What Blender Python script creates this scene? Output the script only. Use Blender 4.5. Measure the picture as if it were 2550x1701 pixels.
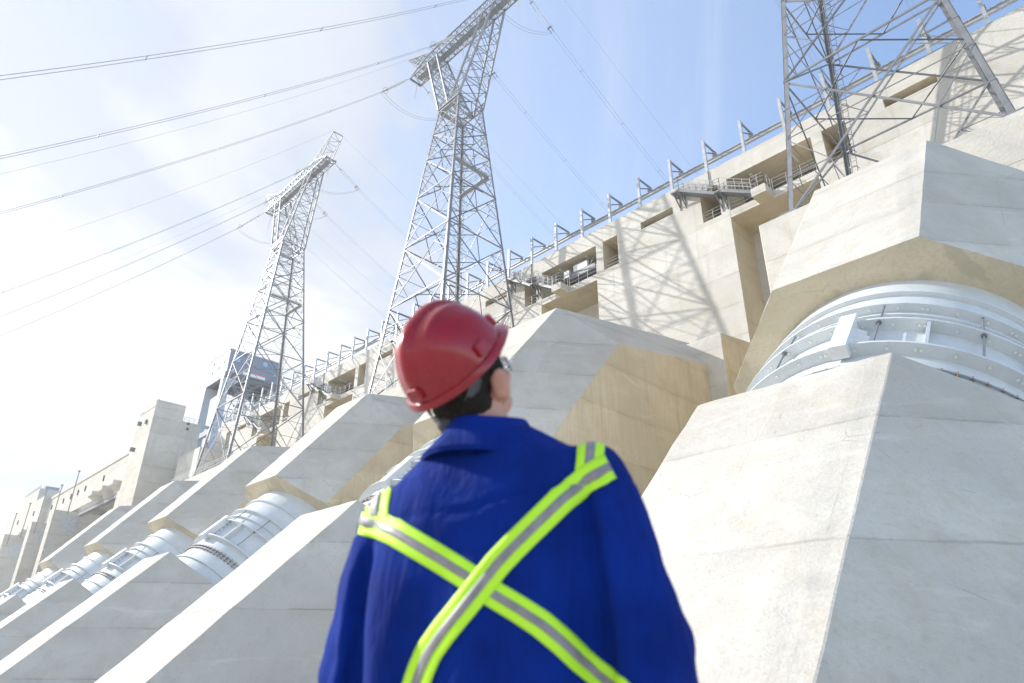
import bpy, bmesh, math, random
import numpy as np
from mathutils import Vector, Matrix
from mathutils.bvhtree import BVHTree

# ------------------------------------------------------------------ scene, camera, light
for o in list(bpy.data.objects): bpy.data.objects.remove(o)
SC = bpy.context.scene
COL = SC.collection
rad = math.radians
random.seed(7)

YAW, PIT, ROL = rad(46.0035), rad(25.4295), rad(0.4873)
CAMP = np.array([0.0, 0.0, 0.9])
GROUND = -0.25
_f = np.array([-math.sin(YAW)*math.cos(PIT), math.cos(YAW)*math.cos(PIT), math.sin(PIT)])
_r = np.array([math.cos(YAW), math.sin(YAW), 0.0])
_u = np.cross(_r, _f)
RT = math.cos(ROL)*_r + math.sin(ROL)*_u
UP = -math.sin(ROL)*_r + math.cos(ROL)*_u
cam_d = bpy.data.cameras.new('camera')
cam = bpy.data.objects.new('camera', cam_d); COL.objects.link(cam)
cam_d.sensor_width = 36.0; cam_d.lens = 24.0
cam_d.clip_start = 0.05; cam_d.clip_end = 6000
cam_d.dof.use_dof = True; cam_d.dof.focus_distance = 60.0; cam_d.dof.aperture_fstop = 3.2
cam.matrix_world = Matrix(((RT[0], UP[0], -_f[0], CAMP[0]), (RT[1], UP[1], -_f[1], CAMP[1]), (RT[2], UP[2], -_f[2], CAMP[2]), (0, 0, 0, 1)))
SC.camera = cam

def px_ray(x, y):
    """direction of a photo pixel (2550 x 1701 frame)"""
    d = RT*((x-1275.0)/1700.0) - UP*((y-850.5)/1700.0) + _f
    return d/np.linalg.norm(d)

SUN = Vector((-2.17, -1.0, 1.42)).normalized()      # towards the sun
SUN_EL = math.asin(SUN.z); SUN_AZ = math.atan2(SUN.x, SUN.y)
world = bpy.data.worlds.new('World'); SC.world = world; world.use_nodes = True
WT = world.node_tree
for n in list(WT.nodes): WT.nodes.remove(n)
def wn(t, **k):
    n = WT.nodes.new(t)
    for a, b in k.items(): setattr(n, a, b)
    return n
def wmath(op, a, b=None, clamp=False):
    n = wn('ShaderNodeMath', operation=op, use_clamp=clamp)
    for i, v in enumerate((a, b)):
        if v is None: continue
        if isinstance(v, (int, float)): n.inputs[i].default_value = v
        else: WT.links.new(v, n.inputs[i])
    return n.outputs[0]
sky = wn('ShaderNodeTexSky', sky_type='NISHITA', sun_disc=False)
sky.sun_elevation = SUN_EL; sky.sun_rotation = SUN_AZ % (2*math.pi)
sky.altitude = 500; sky.air_density = 1.0; sky.dust_density = 0.5; sky.ozone_density = 1.6
tc = wn('ShaderNodeTexCoord')
nrm = wn('ShaderNodeVectorMath', operation='NORMALIZE'); WT.links.new(tc.outputs['Generated'], nrm.inputs[0])
dsun = wn('ShaderNodeVectorMath', operation='DOT_PRODUCT'); WT.links.new(nrm.outputs[0], dsun.inputs[0]); dsun.inputs[1].default_value = SUN
sep = wn('ShaderNodeSeparateXYZ'); WT.links.new(nrm.outputs[0], sep.inputs[0])
# clouds live on a flat sheet overhead: project the direction on a plane
zc = wmath('MAXIMUM', sep.outputs[2], 0.02)
zc = wmath('ADD', zc, 0.12)
cx = wmath('DIVIDE', sep.outputs[0], zc); cy = wmath('DIVIDE', sep.outputs[1], zc)
comb = wn('ShaderNodeCombineXYZ'); WT.links.new(cx, comb.inputs[0]); WT.links.new(cy, comb.inputs[1])
def cloud_noise(scale, rot, stretch, detail, rough, lo, hi, dist=0.4, off=(0,0,0)):
    mp = wn('ShaderNodeMapping', vector_type='TEXTURE'); WT.links.new(comb.outputs[0], mp.inputs[0])
    mp.inputs['Rotation'].default_value = (0, 0, rot); mp.inputs['Scale'].default_value = stretch; mp.inputs['Location'].default_value = off
    nz = wn('ShaderNodeTexNoise'); WT.links.new(mp.outputs[0], nz.inputs['Vector'])
    nz.inputs['Scale'].default_value = scale; nz.inputs['Detail'].default_value = detail; nz.inputs['Roughness'].default_value = rough; nz.inputs['Distortion'].default_value = dist
    mr = wn('ShaderNodeMapRange', interpolation_type='SMOOTHSTEP'); WT.links.new(nz.outputs['Fac'], mr.inputs[0])
    mr.inputs[1].default_value = lo; mr.inputs[2].default_value = hi
    return mr.outputs[0]
cirrus = cloud_noise(1.5, rad(122), (4.0, 0.55, 1), 8, 0.64, 0.46, 0.74, 0.8, (0.4, 0.2, 0))
soft = cloud_noise(0.9, rad(20), (1, 1, 1), 5, 0.55, 0.45, 0.58, 0.4, (3.1, 1.7, 0))
def ramp(v, stops):
    r = wn('ShaderNodeValToRGB'); WT.links.new(v, r.inputs[0]); r.color_ramp.interpolation = 'EASE'
    e = r.color_ramp.elements
    while len(e) < len(stops): e.new(.5)
    for k, (p, c) in zip(e, stops): k.position = p; k.color = c
    return r.outputs[0]
sfac = wmath('ADD', wmath('MULTIPLY', dsun.outputs['Value'], 0.5), 0.5)      # 0 opposite the sun .. 1 at the sun
veil = ramp(sfac, [(0.0, (.08,)*3+(1,)), (.56, (.12,)*3+(1,)), (.74, (.42,)*3+(1,)), (.90, (.80,)*3+(1,)), (.99, (.96,)*3+(1,))])
clump = ramp(sfac, [(.60, (.0,)*3+(1,)), (.80, (.25,)*3+(1,)), (1.0, (.3,)*3+(1,))])
cov = wmath('ADD', wmath('ADD', veil, wmath('MULTIPLY', soft, clump)), wmath('MULTIPLY', cirrus, 0.55), True)
paleblue = ramp(sfac, [(0.0, (.40, .47, .60, 1)), (.70, (.385, .445, .56, 1)), (.90, (.36, .40, .48, 1)), (.97, (.39, .425, .50, 1)), (1.0, (1.2, 1.2, 1.15, 1))])
lowc = wn('ShaderNodeMapRange', interpolation_type='SMOOTHSTEP'); WT.links.new(sep.outputs[2], lowc.inputs[0]); lowc.inputs[1].default_value = 0.70; lowc.inputs[2].default_value = 0.30
nears = wn('ShaderNodeMapRange', interpolation_type='SMOOTHSTEP'); WT.links.new(sfac, nears.inputs[0]); nears.inputs[1].default_value = 0.72; nears.inputs[2].default_value = 0.93
bank = wmath('MULTIPLY', wmath('MULTIPLY', lowc.outputs[0], nears.outputs[0]), wmath('ADD', wmath('MULTIPLY', soft, 0.9), 0.40), True)   # bright cloud bank low on the sun's side
bank = wmath('ADD', bank, wmath('MULTIPLY', wmath('MULTIPLY', soft, nears.outputs[0]), 0.45), True)
cc2 = wn('ShaderNodeMix', data_type='RGBA'); WT.links.new(bank, cc2.inputs[0]); WT.links.new(paleblue, cc2.inputs[6]); cc2.inputs[7].default_value = (.575, .585, .60, 1)
cloudcol = cc2.outputs[2]
cov = wmath('ADD', cov, bank, True)
ccs = wn('ShaderNodeMix', data_type='RGBA', blend_type='MULTIPLY'); ccs.inputs[0].default_value = 1; WT.links.new(cloudcol, ccs.inputs[6]); ccs.inputs[7].default_value = (4.95, 4.95, 4.95, 1)
mixc = wn('ShaderNodeMix', data_type='RGBA'); WT.links.new(cov, mixc.inputs[0]); WT.links.new(sky.outputs[0], mixc.inputs[6]); WT.links.new(ccs.outputs[2], mixc.inputs[7])
bg = wn('ShaderNodeBackground'); WT.links.new(mixc.outputs[2], bg.inputs[0]); bg.inputs[1].default_value = 0.15
wo = wn('ShaderNodeOutputWorld'); WT.links.new(bg.outputs[0], wo.inputs[0])

sun_d = bpy.data.lights.new('sun', 'SUN'); sun_d.energy = 2.8; sun_d.angle = rad(0.53); sun_d.color = (1.0, 0.975, 0.94)
sun = bpy.data.objects.new('sun', sun_d); COL.objects.link(sun)
sun.rotation_euler = SUN.to_track_quat('Z', 'Y').to_euler(); sun.location = (-60, -40, 80)
SC.view_settings.view_transform = 'Standard'; SC.view_settings.look = 'None'
SC.view_settings.exposure = 1.27; SC.view_settings.gamma = 1.0; SC.view_settings.use_curve_mapping = False
SC.render.engine = 'CYCLES'
try: SC.cycles.max_bounces = 8; SC.cycles.diffuse_bounces = 5
except Exception: pass
# ------------------------------------------------------------------ materials
class NT:
    def __init__(s, name):
        s.m = bpy.data.materials.new(name); s.m.use_nodes = True; s.t = s.m.node_tree
        s.b = s.t.nodes['Principled BSDF']; s.pos = None
    def n(s, t, **k):
        x = s.t.nodes.new(t)
        for a, b in k.items(): setattr(x, a, b)
        return x
    def l(s, a, b): s.t.links.new(a, b)
    def P(s):
        if s.pos is None:
            s.pos = s.n('ShaderNodeNewGeometry').outputs['Position']
        return s.pos
    def O(s): return s.n('ShaderNodeTexCoord').outputs['Object']
    def mapping(s, v, scale=(1,1,1), rot=(0,0,0), loc=(0,0,0)):
        x = s.n('ShaderNodeMapping'); s.l(v, x.inputs[0]); x.inputs['Scale'].default_value = scale; x.inputs['Rotation'].default_value = rot; x.inputs['Location'].default_value = loc
        return x.outputs[0]
    def noise(s, v, sc, det=4, ro=.55, dist=0):
        x = s.n('ShaderNodeTexNoise'); s.l(v, x.inputs['Vector']); x.inputs['Scale'].default_value = sc; x.inputs['Detail'].default_value = det; x.inputs['Roughness'].default_value = ro; x.inputs['Distortion'].default_value = dist
        return x.outputs['Fac']
    def rng(s, v, a, b, c=0., d=1., smooth=True):
        x = s.n('ShaderNodeMapRange', interpolation_type='SMOOTHSTEP' if smooth else 'LINEAR'); s.l(v, x.inputs[0])
        for i, q in zip((1,2,3,4), (a,b,c,d)): x.inputs[i].default_value = q
        return x.outputs[0]
    def math(s, op, a, b=None, clamp=False):
        x = s.n('ShaderNodeMath', operation=op, use_clamp=clamp)
        for i, q in enumerate((a, b)):
            if q is None: continue
            if isinstance(q, (int, float)): x.inputs[i].default_value = q
            else: s.l(q, x.inputs[i])
        return x.outputs[0]
    def mix(s, f, a, b, mode='MIX'):
        x = s.n('ShaderNodeMix', data_type='RGBA', blend_type=mode)
        if isinstance(f, (int, float)): x.inputs[0].default_value = f
        else: s.l(f, x.inputs[0])
        for i, q in ((6, a), (7, b)):
            if isinstance(q, tuple): x.inputs[i].default_value = (q+(1,))[:4]
            else: s.l(q, x.inputs[i])
        return x.outputs[2]
    def bump(s, h, st=.3, d=.02):
        x = s.n('ShaderNodeBump'); s.l(h, x.inputs['Height']); x.inputs['Strength'].default_value = st; x.inputs['Distance'].default_value = d
        s.l(x.outputs[0], s.b.inputs['Normal'])
    def set(s, col=None, rough=None, metal=None, **k):
        if col is not None:
            if isinstance(col, tuple): s.b.inputs['Base Color'].default_value = (col+(1,))[:4]
            else: s.l(col, s.b.inputs['Base Color'])
        if rough is not None:
            if isinstance(rough, (int, float)): s.b.inputs['Roughness'].default_value = rough
            else: s.l(rough, s.b.inputs['Roughness'])
        if metal is not None: s.b.inputs['Metallic'].default_value = metal
        for a, q in k.items(): s.b.inputs[a.replace('_', ' ')].default_value = q
        return s.m

def concrete(name, base, stain, lift=2.9, lift_off=0.0, lift_amt=.9, streak=.5, patch=.0, boards=.0):
    q = NT(name); P = q.P()
    big = q.noise(P, .16, 5, .6, .6); mid = q.noise(P, .9, 6, .62, .3); fine = q.noise(P, 9, 5, .65)
    col = q.mix(q.rng(big, .35, .66), base, tuple(c*.82 for c in base))
    col = q.mix(q.math('MULTIPLY', q.rng(mid, .46, .70), .75), col, stain)
    col = q.mix(q.math('MULTIPLY', q.rng(fine, .50, .78), .5), col, tuple(c*.68 for c in base))
    # pale laitance runs
    pale = q.noise(q.mapping(P, (.5, .5, 2.4)), .55, 5, .6, 1.2)
    col = q.mix(q.math('MULTIPLY', q.rng(pale, .55, .74), .45), col, tuple(min(1, c*1.16) for c in base))
    # vertical wash streaks
    st = q.noise(q.mapping(P, (1.4, 1.4, .09)), 1.0, 5, .62)
    col = q.mix(q.math('MULTIPLY', q.rng(st, .54, .74), streak*.8), col, tuple(c*.80 for c in stain))
    # pour lifts: broken dark joints, and each lift has its own tone
    z = q.n('ShaderNodeSeparateXYZ'); q.l(P, z.inputs[0])
    wob = q.math('MULTIPLY', q.math('SUBTRACT', q.noise(P, 1.3, 4, .6), .5), .10)
    zz = q.math('ADD', q.math('ADD', z.outputs[2], lift_off), wob)
    fr = q.math('PINGPONG', zz, lift/2)
    line = q.rng(fr, .0, .05, 1, 0)
    brk = q.rng(q.noise(P, .33, 4, .6), .43, .56)
    col = q.mix(q.math('MULTIPLY', q.math('MULTIPLY', line, brk), lift_amt), col, tuple(c*.42 for c in stain))
    soft = q.rng(fr, .0, .45, 1, 0)
    col = q.mix(q.math('MULTIPLY', q.math('MULTIPLY', soft, brk), .30), col, tuple(c*.75 for c in stain))
    lid = q.math('FLOOR', q.math('DIVIDE', zz, lift))
    wnz = q.n('ShaderNodeTexWhiteNoise', noise_dimensions='1D'); q.l(lid, wnz.inputs['W'])
    col = q.mix(q.math('MULTIPLY', wnz.outputs['Value'], .32), col, tuple(c*.62 for c in stain))
    # faint vertical form-panel joints
    vx = q.math('PINGPONG', q.math('ADD', z.outputs[0], q.math('MULTIPLY', wob, .5)), 1.22); vl = q.math('MULTIPLY', q.rng(vx, .0, .03, 1, 0), q.rng(q.noise(P, .41, 4, .6), .46, .60))
    col = q.mix(q.math('MULTIPLY', vl, .30), col, tuple(c*.55 for c in stain))
    # tie-holes rust runs, rare
    v = q.n('ShaderNodeTexVoronoi', feature='F1'); q.l(q.mapping(P, (1.2, 1.2, .16)), v.inputs['Vector']); v.inputs['Scale'].default_value = .55
    rust = q.math('MULTIPLY', q.rng(v.outputs['Distance'], .0, .045, 1, 0), q.rng(q.noise(P, .23, 3), .52, .60))
    col = q.mix(q.math('MULTIPLY', rust, .8), col, (.33, .17, .06))
    # hair cracks
    cr = q.n('ShaderNodeTexVoronoi', feature='DISTANCE_TO_EDGE'); q.l(q.mapping(P, (.32, .32, .5)), cr.inputs['Vector']); cr.inputs['Scale'].default_value = .8
    crack = q.math('MULTIPLY', q.rng(cr.outputs['Distance'], .0, .006, 1, 0), q.rng(q.noise(P, .5, 5, .7), .56, .62))
    col = q.mix(q.math('MULTIPLY', crack, .5), col, tuple(c*.4 for c in stain))
    if patch:
        pn = q.noise(P, .42, 3, .5, .4)
        col = q.mix(q.math('MULTIPLY', q.rng(pn, .58, .64), patch), col, tuple(c*.58 for c in base))
    if 'tan' in name or 'soffit' in name:
        bd = q.noise(q.mapping(P, (6, 6, .25)), 1.2, 4, .6); col = q.mix(q.math('MULTIPLY', q.rng(bd, .48, .66), .35), col, tuple(c*.80 for c in stain))
    h = q.math('ADD', q.math('MULTIPLY', fine, .6), q.math('ADD', q.math('MULTIPLY', mid, .6), q.math('MULTIPLY', line, -.8)))
    trowel = q.noise(q.mapping(P, (1.0, 2.2, 2.2), (.5, .3, .6)), 2.6, 6, .68, 1.4)
    col = q.mix(q.math('MULTIPLY', q.rng(trowel, .48, .72), .20), col, tuple(c*.80 for c in stain))
    h = q.math('ADD', h, q.math('MULTIPLY', trowel, 1.1))
    q.bump(h, .55, .05)
    return q.set(col, q.rng(mid, .3, .7, .78, .92), 0)

M = {}
M['concrete'] = concrete('concrete', (.62, .585, .52), (.53, .485, .405), lift_amt=.5)
M['concrete_wall'] = concrete('concrete_wall', (.68, .645, .58), (.59, .54, .45), lift=3.0, lift_off=.4, lift_amt=.5, streak=.8)
M['concrete_soffit'] = concrete('concrete_soffit', (.70, .615, .455), (.60, .505, .345), lift=60, lift_amt=0, streak=.3, patch=.5)  # warm bounce light put into the tan base of downward-facing concrete
M['concrete_side_bounce'] = concrete('concrete_bounce_tan', (.70, .615, .455), (.60, .505, .345), lift=3.1, lift_amt=.35, streak=1.0)  # board-marked; warm bounce light tinted into the base of side faces
M['concrete_far'] = concrete('concrete_far', (.60, .56, .485), (.50, .45, .37), lift=3.4, lift_amt=.6)
q = NT('paving'); P = q.P()
c = q.mix(q.rng(q.noise(P, .8, 6, .65), .35, .7), (.56, .525, .455), (.48, .445, .38)); c = q.mix(q.math('MULTIPLY', q.rng(q.noise(P, 40, 3, .6), .5, .8), .5), c, (.22, .2, .17))
q.bump(q.noise(P, 30, 4, .6), .3, .01); M['paving'] = q.set(c, .9, 0)
def steel(name, base, rough, metal, var=.12, dirt=(.25,.24,.23)):
    q = NT(name); P = q.P()
    col = q.mix(q.rng(q.noise(P, 1.7, 5, .6), .3, .7), base, tuple(x*(1-var*1.6) for x in base))
    col = q.mix(q.math('MULTIPLY', q.rng(q.noise(q.mapping(P, (3, 3, .6)), 1.6, 5, .65), .56, .8), .35), col, dirt)
    return q.set(col, q.rng(q.noise(P, 3.1, 4), .3, .7, rough-.08, rough+.1), metal)
M['galv'] = steel('galvanised_steel', (.24, .245, .255), .50, .3)
M['galv_dark'] = steel('weathered_galvanised_steel', (.14, .145, .155), .55, .3)
M['galv_light'] = steel('bright_galvanised_steel', (.50, .51, .52), .45, .3)
M['grating'] = steel('steel_grating', (.36, .36, .36), .6, .3)
M['pipe'] = steel('pale_grey_paint', (.63, .655, .66), .42, 0, .05, (.44, .43, .40))
M['pipe_dark'] = steel('flange_paint', (.42, .44, .45), .45, 0, .06, (.4, .37, .33))
M['rust'] = steel('rusty_bolts', (.30, .17, .09), .75, .2, .3)
M['white_paint'] = steel('white_paint', (.76, .76, .75), .45, 0, .05, (.55, .53, .5))
M['blue_paint'] = steel('blue_grey_paint', (.185, .215, .285), .45, 0, .05, (.2, .22, .27))
M['blue_light'] = steel('light_blue_grey_paint', (.40, .435, .50), .45, 0, .05, (.3, .32, .36))
M['shutter_blue'] = steel('light_blue_panel', (.25, .46, .66), .4, 0, .05, (.2, .3, .4))
M['red_paint'] = steel('red_paint', (.55, .12, .16), .45, 0, .05, (.3, .1, .1))
M['yellow_paint'] = steel('yellow_paint', (.75, .52, .03), .5, 0, .05, (.3, .25, .1))
M['dark'] = steel('dark_rubber', (.05, .05, .055), .6, 0, .1, (.08, .08, .08))
M['cable'] = steel('aluminium_conductor', (.30, .31, .33), .55, .4, .05)
q = NT('porcelain'); M['porcelain'] = q.set((.62, .66, .66), .18, 0)
q = NT('pane_glass'); M['glass'] = q.set((.05, .10, .18), .06, 0)
# ------------------------------------------------------------------ helpers
class B:
    """collects simple solids into one mesh"""
    def __init__(s): s.v = []; s.f = []; s.mi = []; s.cur = 0
    def add(s, vs, fs):
        o = len(s.v); s.v += [tuple(map(float, p)) for p in vs]; s.f += [tuple(i+o for i in f) for f in fs]; s.mi += [s.cur]*len(fs); return s
    def box(s, a, b):
        (x0,y0,z0),(x1,y1,z1) = a, b
        return s.add([(x0,y0,z0),(x1,y0,z0),(x1,y1,z0),(x0,y1,z0),(x0,y0,z1),(x1,y0,z1),(x1,y1,z1),(x0,y1,z1)],
                     [(0,3,2,1),(4,5,6,7),(0,1,5,4),(1,2,6,5),(2,3,7,6),(3,0,4,7)])
    def hexa(s, p): return s.add(p, [(0,3,2,1),(4,5,6,7),(0,1,5,4),(1,2,6,5),(2,3,7,6),(3,0,4,7)])
    def bar(s, p, q, w=.1, h=None, up=(0,0,1)):
        p, q = Vector(p), Vector(q); d = q-p
        if d.length < 1e-6: return s
        d.normalize(); h = w if h is None else h; u = Vector(up)
        if abs(d.dot(u)) > .97: u = Vector((0,1,0)) if abs(d.y) < .9 else Vector((1,0,0))
        a = d.cross(u).normalized(); b = a.cross(d).normalized(); a *= w/2; b *= h/2
        return s.hexa([p-a-b, p+a-b, p+a+b, p-a+b, q-a-b, q+a-b, q+a+b, q-a+b])
    def angle(s, p, q, w, t, ax, ay):
        """steel angle: two plates, legs pointing along ax and ay"""
        p, q = Vector(p), Vector(q); ax = Vector(ax); ay = Vector(ay)
        for a, b in ((ax*w, ay*t), (ax*t, ay*w)):
            s.hexa([p, p+a, p+a+b, p+b, q, q+a, q+a+b, q+b])
        return s
    def tube(s, pts, r, n=6, cap=True):
        pts = [Vector(p) for p in pts]; o = len(s.v); k = len(pts); fs = []; vs = []
        ref = None
        for i, p in enumerate(pts):
            d = (pts[min(i+1,k-1)]-pts[max(i-1,0)]).normalized()
            if ref is None:
                u = Vector((0,0,1)) if abs(d.z) < .9 else Vector((1,0,0))
            else: u = ref
            a = d.cross(u).normalized(); b = a.cross(d).normalized(); ref = b
            rr = r[i] if isinstance(r, (list, tuple)) else r
            for j in range(n):
                t = 2*math.pi*j/n; vs.append(p+a*rr*math.cos(t)+b*rr*math.sin(t))
        for i in range(k-1):
            for j in range(n): fs.append((i*n+j, i*n+(j+1)%n, (i+1)*n+(j+1)%n, (i+1)*n+j))
        if cap: fs += [tuple(range(n))[::-1], tuple((k-1)*n+j for j in range(n))]
        return s.add(vs, fs)
    def lathe(s, o, ax, e1, e2, prof, n=48, a0=0., a1=2*math.pi):
        """revolve profile (s along ax, r) round axis"""
        o, ax, e1, e2 = map(Vector, (o, ax, e1, e2)); full = abs(a1-a0-2*math.pi) < 1e-6
        m = n if full else n+1; vs = []; fs = []
        for (t, r) in prof:
            for j in range(m):
                a = a0+(a1-a0)*j/n; vs.append(o+ax*t+(e1*math.cos(a)+e2*math.sin(a))*r)
        for i in range(len(prof)-1):
            for j in range(n):
                j2 = (j+1) % m; fs.append((i*m+j, i*m+j2, (i+1)*m+j2, (i+1)*m+j))
        return s.add(vs, fs)
    def prism(s, poly, e):
        """extrude list of points by vector e"""
        e = Vector(e); k = len(poly); vs = [Vector(p) for p in poly]+[Vector(p)+e for p in poly]
        return s.add(vs, [tuple(range(k))[::-1], tuple(range(k, 2*k))]+[(i, (i+1)%k, k+(i+1)%k, k+i) for i in range(k)])
    def mesh(s, name, mats, smooth=False):
        me = bpy.data.meshes.new(name); me.from_pydata(s.v, [], s.f)
        for m in (mats if isinstance(mats, (list, tuple)) else [mats]): me.materials.append(M[m] if isinstance(m, str) else m)
        if any(s.mi): me.polygons.foreach_set('material_index', s.mi)
        bm = bmesh.new(); bm.from_mesh(me); bmesh.ops.recalc_face_normals(bm, faces=bm.faces); bm.to_mesh(me); bm.free()
        if smooth:
            for p in me.polygons: p.use_smooth = True
            try: me.set_sharp_from_angle(angle=rad(35))
            except Exception: pass
        me.update(); return me
    def obj(s, name, mats, parent=None, smooth=False): return link(name, s.mesh(name, mats, smooth), parent)
def link(name, me, parent=None):
    o = bpy.data.objects.new(name, me); COL.objects.link(o)
    if parent is not None:
        o.parent = parent; o.matrix_parent_inverse = Matrix.Identity(4)
        chain = parent; M0 = Matrix.Identity(4)
        while chain is not None: M0 = chain.matrix_basis @ M0; chain = chain.parent
        if me is not None: o.matrix_basis = M0.inverted()
    return o
def thing(name, label, cat, loc=(0,0,0), group=None):
    o = bpy.data.objects.new(name, None); COL.objects.link(o); o.location = loc; o.empty_display_size = .3
    return tag(o, label, cat, group)
def tag(o, label=None, cat=None, group=None, kind=None):
    if label: o['label'] = label
    if cat: o['category'] = cat
    if group: o['group'] = group
    if kind: o['kind'] = kind
    return o
def copy_tree(o, parent=None):
    c = o.copy(); COL.objects.link(c); c.parent = parent
    if parent is not None: c.matrix_parent_inverse = o.matrix_parent_inverse.copy()
    for ch in o.children: copy_tree(ch, c)
    return c
def V3(*a): return Vector(a)
def railing(b, pts, h=1.1, r=.028, step=1.5, mids=(.37, .72), kick=False):
    """posts and rails along a polyline of floor points"""
    pts = [Vector(p) for p in pts]; up = V3(0,0,1)
    for p, q in zip(pts[:-1], pts[1:]):
        L = (q-p).length; n = max(1, round(L/step))
        for i in range(n+1):
            c = p.lerp(q, i/n); b.tube([c, c+up*h], r, 5)
        for m in mids+(1.0,): b.tube([p+up*h*m, q+up*h*m], r*.9, 5)
        if kick: b.bar(p+up*.06, q+up*.06, .01, .12)
    return b
# ------------------------------------------------------------------ setting: ground, apron
S = 24.0
PC = [-7.225-S*i for i in range(6)]                 # penstock centre lines
T1, T2a, PHI = rad(50.02), rad(44.51), rad(10.0)
AP = V3(0, 31.916, 23.882)                          # top of the upper bend
W, CH = 2.73, 3.67
b = B(); b.add([(-900,-700,GROUND),(700,-700,GROUND),(700,900,GROUND),(-900,900,GROUND)], [(0,1,2,3)])
tag(b.obj('ground', 'paving'), kind='structure')
o1 = V3(0, 24.186, 14.663)                          # top of the upper casing's lower end
A2 = V3(0, math.cos(T2a), math.sin(T2a)); N2 = V3(0, -math.sin(T2a), math.cos(T2a))
A1 = V3(0, math.cos(T1), math.sin(T1)); N1 = V3(0, -math.sin(T1), math.cos(T1))
b = B(); p0 = o1 + N2*(-13.0) - A2*26; p1 = o1 + N2*(-13.0) + A2*24
b.hexa([(-175,p0.y,p0.z-3),(14,p0.y,p0.z-3),(14,p1.y,p1.z-3),(-175,p1.y,p1.z-3),(-175,p0.y,p0.z),(14,p0.y,p0.z),(14,p1.y,p1.z),(-175,p1.y,p1.z)])
tag(b.obj('apron_slope', 'concrete'), kind='structure')

# ------------------------------------------------------------------ penstocks
def section(top, kdir, kscale, depth):
    """octagon-topped casing outline at one station"""
    pts = [(-W,0),(W,0),(W+CH,-CH),(W+CH,-depth),(-W-CH,-depth),(-W-CH,-CH)]
    return [V3(u, 0, 0)+top+kdir*(k*kscale) for u, k in pts]
def dense(secs, du=.55, ds=.6):
    """more stations and outline points, so the formed faces can be slightly uneven"""
    n = len(secs[0]); cnt = [max(1, round((secs[0][(j+1)%n]-secs[0][j]).length/du)) for j in range(n)]; fine = []
    for s in secs:
        r = []
        for j in range(n):
            for k in range(cnt[j]): r.append(s[j].lerp(s[(j+1)%n], k/cnt[j]))
        fine.append(r)
    out = [fine[0]]
    for a, c in zip(fine[:-1], fine[1:]):
        m_ = max(1, round(max((p-q_).length for p, q_ in zip(a, c))/ds))
        for k in range(1, m_+1): out.append([p.lerp(q_, k/m_) for p, q_ in zip(a, c)])
    return out
def uneven(me, amp=.030):
    from mathutils import noise as mn
    for v in me.vertices:
        p = v.co; d = amp*mn.noise(p*.7)+amp*.55*mn.noise(p*2.1+V3(5,1,3))
        v.co = p+v.normal*d+V3(amp*.5*mn.noise(p*1.1+V3(9,2,7)), 0, 0)
    me.update(); return me
def loft(b, secs, cap=True):
    n = len(secs[0]); vs = [p for s in secs for p in s]; fs = []
    for i in range(len(secs)-1):
        for j in range(n): fs.append((i*n+j, i*n+(j+1)%n, (i+1)*n+(j+1)%n, (i+1)*n+j))
    if cap: fs += [tuple(range(n)), tuple((len(secs)-1)*n+j for j in range(n))[::-1]]
    return b.add(vs, fs)
def casing_mesh(b, name, mat):
    me = b.mesh(name, mat)
    return me
def bevel_mesh(me, w, seg=2):
    bm = bmesh.new(); bm.from_mesh(me)
    eds = [e for e in bm.edges if e.is_manifold and e.calc_face_angle(0) > rad(22)]
    bmesh.ops.bevel(bm, geom=eds, offset=w, segments=seg, affect='EDGES', profile=.5, clamp_overlap=True)
    bm.to_mesh(me); bm.free(); return me
def upper_mesh(yend):
    secs = []
    mid = (T1+PHI)/2; nb = V3(0, -math.sin(mid), math.cos(mid)); sc = 1/math.cos((T1-PHI)/2)
    secs.append(section(o1, N1, 1, 16.0))
    secs.append(section(AP, nb, sc, 16.0))
    zt = AP.z+(yend-AP.y)*math.tan(PHI)
    secs.append(section(V3(0, yend, zt), V3(0,0,1), 1/math.cos(PHI), 16.0))
    b = B(); loft(b, dense(secs))
    me = uneven(b.mesh('upper_casing', ['concrete', 'concrete_soffit', 'concrete_side_bounce']))
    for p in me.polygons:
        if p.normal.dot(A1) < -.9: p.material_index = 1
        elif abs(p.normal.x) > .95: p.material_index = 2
    return bevel_mesh(me, .02, 1)
GAP = 9.52
o2 = o1 - A2*GAP
def lower_mesh():
    secs = [section(o2 - A2*s, N2, 1, 16.0) for s in (0, 4, 8, 12.5)]
    b = B(); loft(b, dense(secs)); me = uneven(b.mesh('lower_casing', ['concrete', 'concrete_side_bounce']), .036)
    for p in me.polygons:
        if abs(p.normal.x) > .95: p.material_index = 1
    return bevel_mesh(me, .022, 1)
UP_ODD, UP_EVEN, LOW = upper_mesh(36.45), upper_mesh(50.5), lower_mesh()
CA = o1 + N2*(-6.42)                                # pipe axis origin, s runs down the slope
E1, E2 = V3(1,0,0), N2
RP = 5.28
def ring(b, s, h, t, r0=RP): return b.lathe(CA, -A2, E1, E2, [(s, r0-.05), (s, r0+h), (s+t, r0+h), (s+t, r0-.05)], 72)
pipe_me = B().lathe(CA, -A2, E1, E2, [(-1.5, RP), (3, RP), (6, RP), (GAP+1.5, RP)], 72).mesh('pipe', 'pipe', True)
RINGS = [(1.30,.18,.12),(2.75,.31,.10),(3.50,.22,.07),(4.25,.41,.10),(6.05,.42,.10),(8.2,.15,.10)]
ring_me = [ring(B(), *r).mesh('stiffener_ring', 'pipe', True) for r in RINGS]
flange_b = ring(B(), 6.95, .13, .05); ring(flange_b, 7.20, .13, .05); flange_me = flange_b.mesh('bolted_flange', 'pipe_dark', True)
bolt_b = B()
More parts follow.
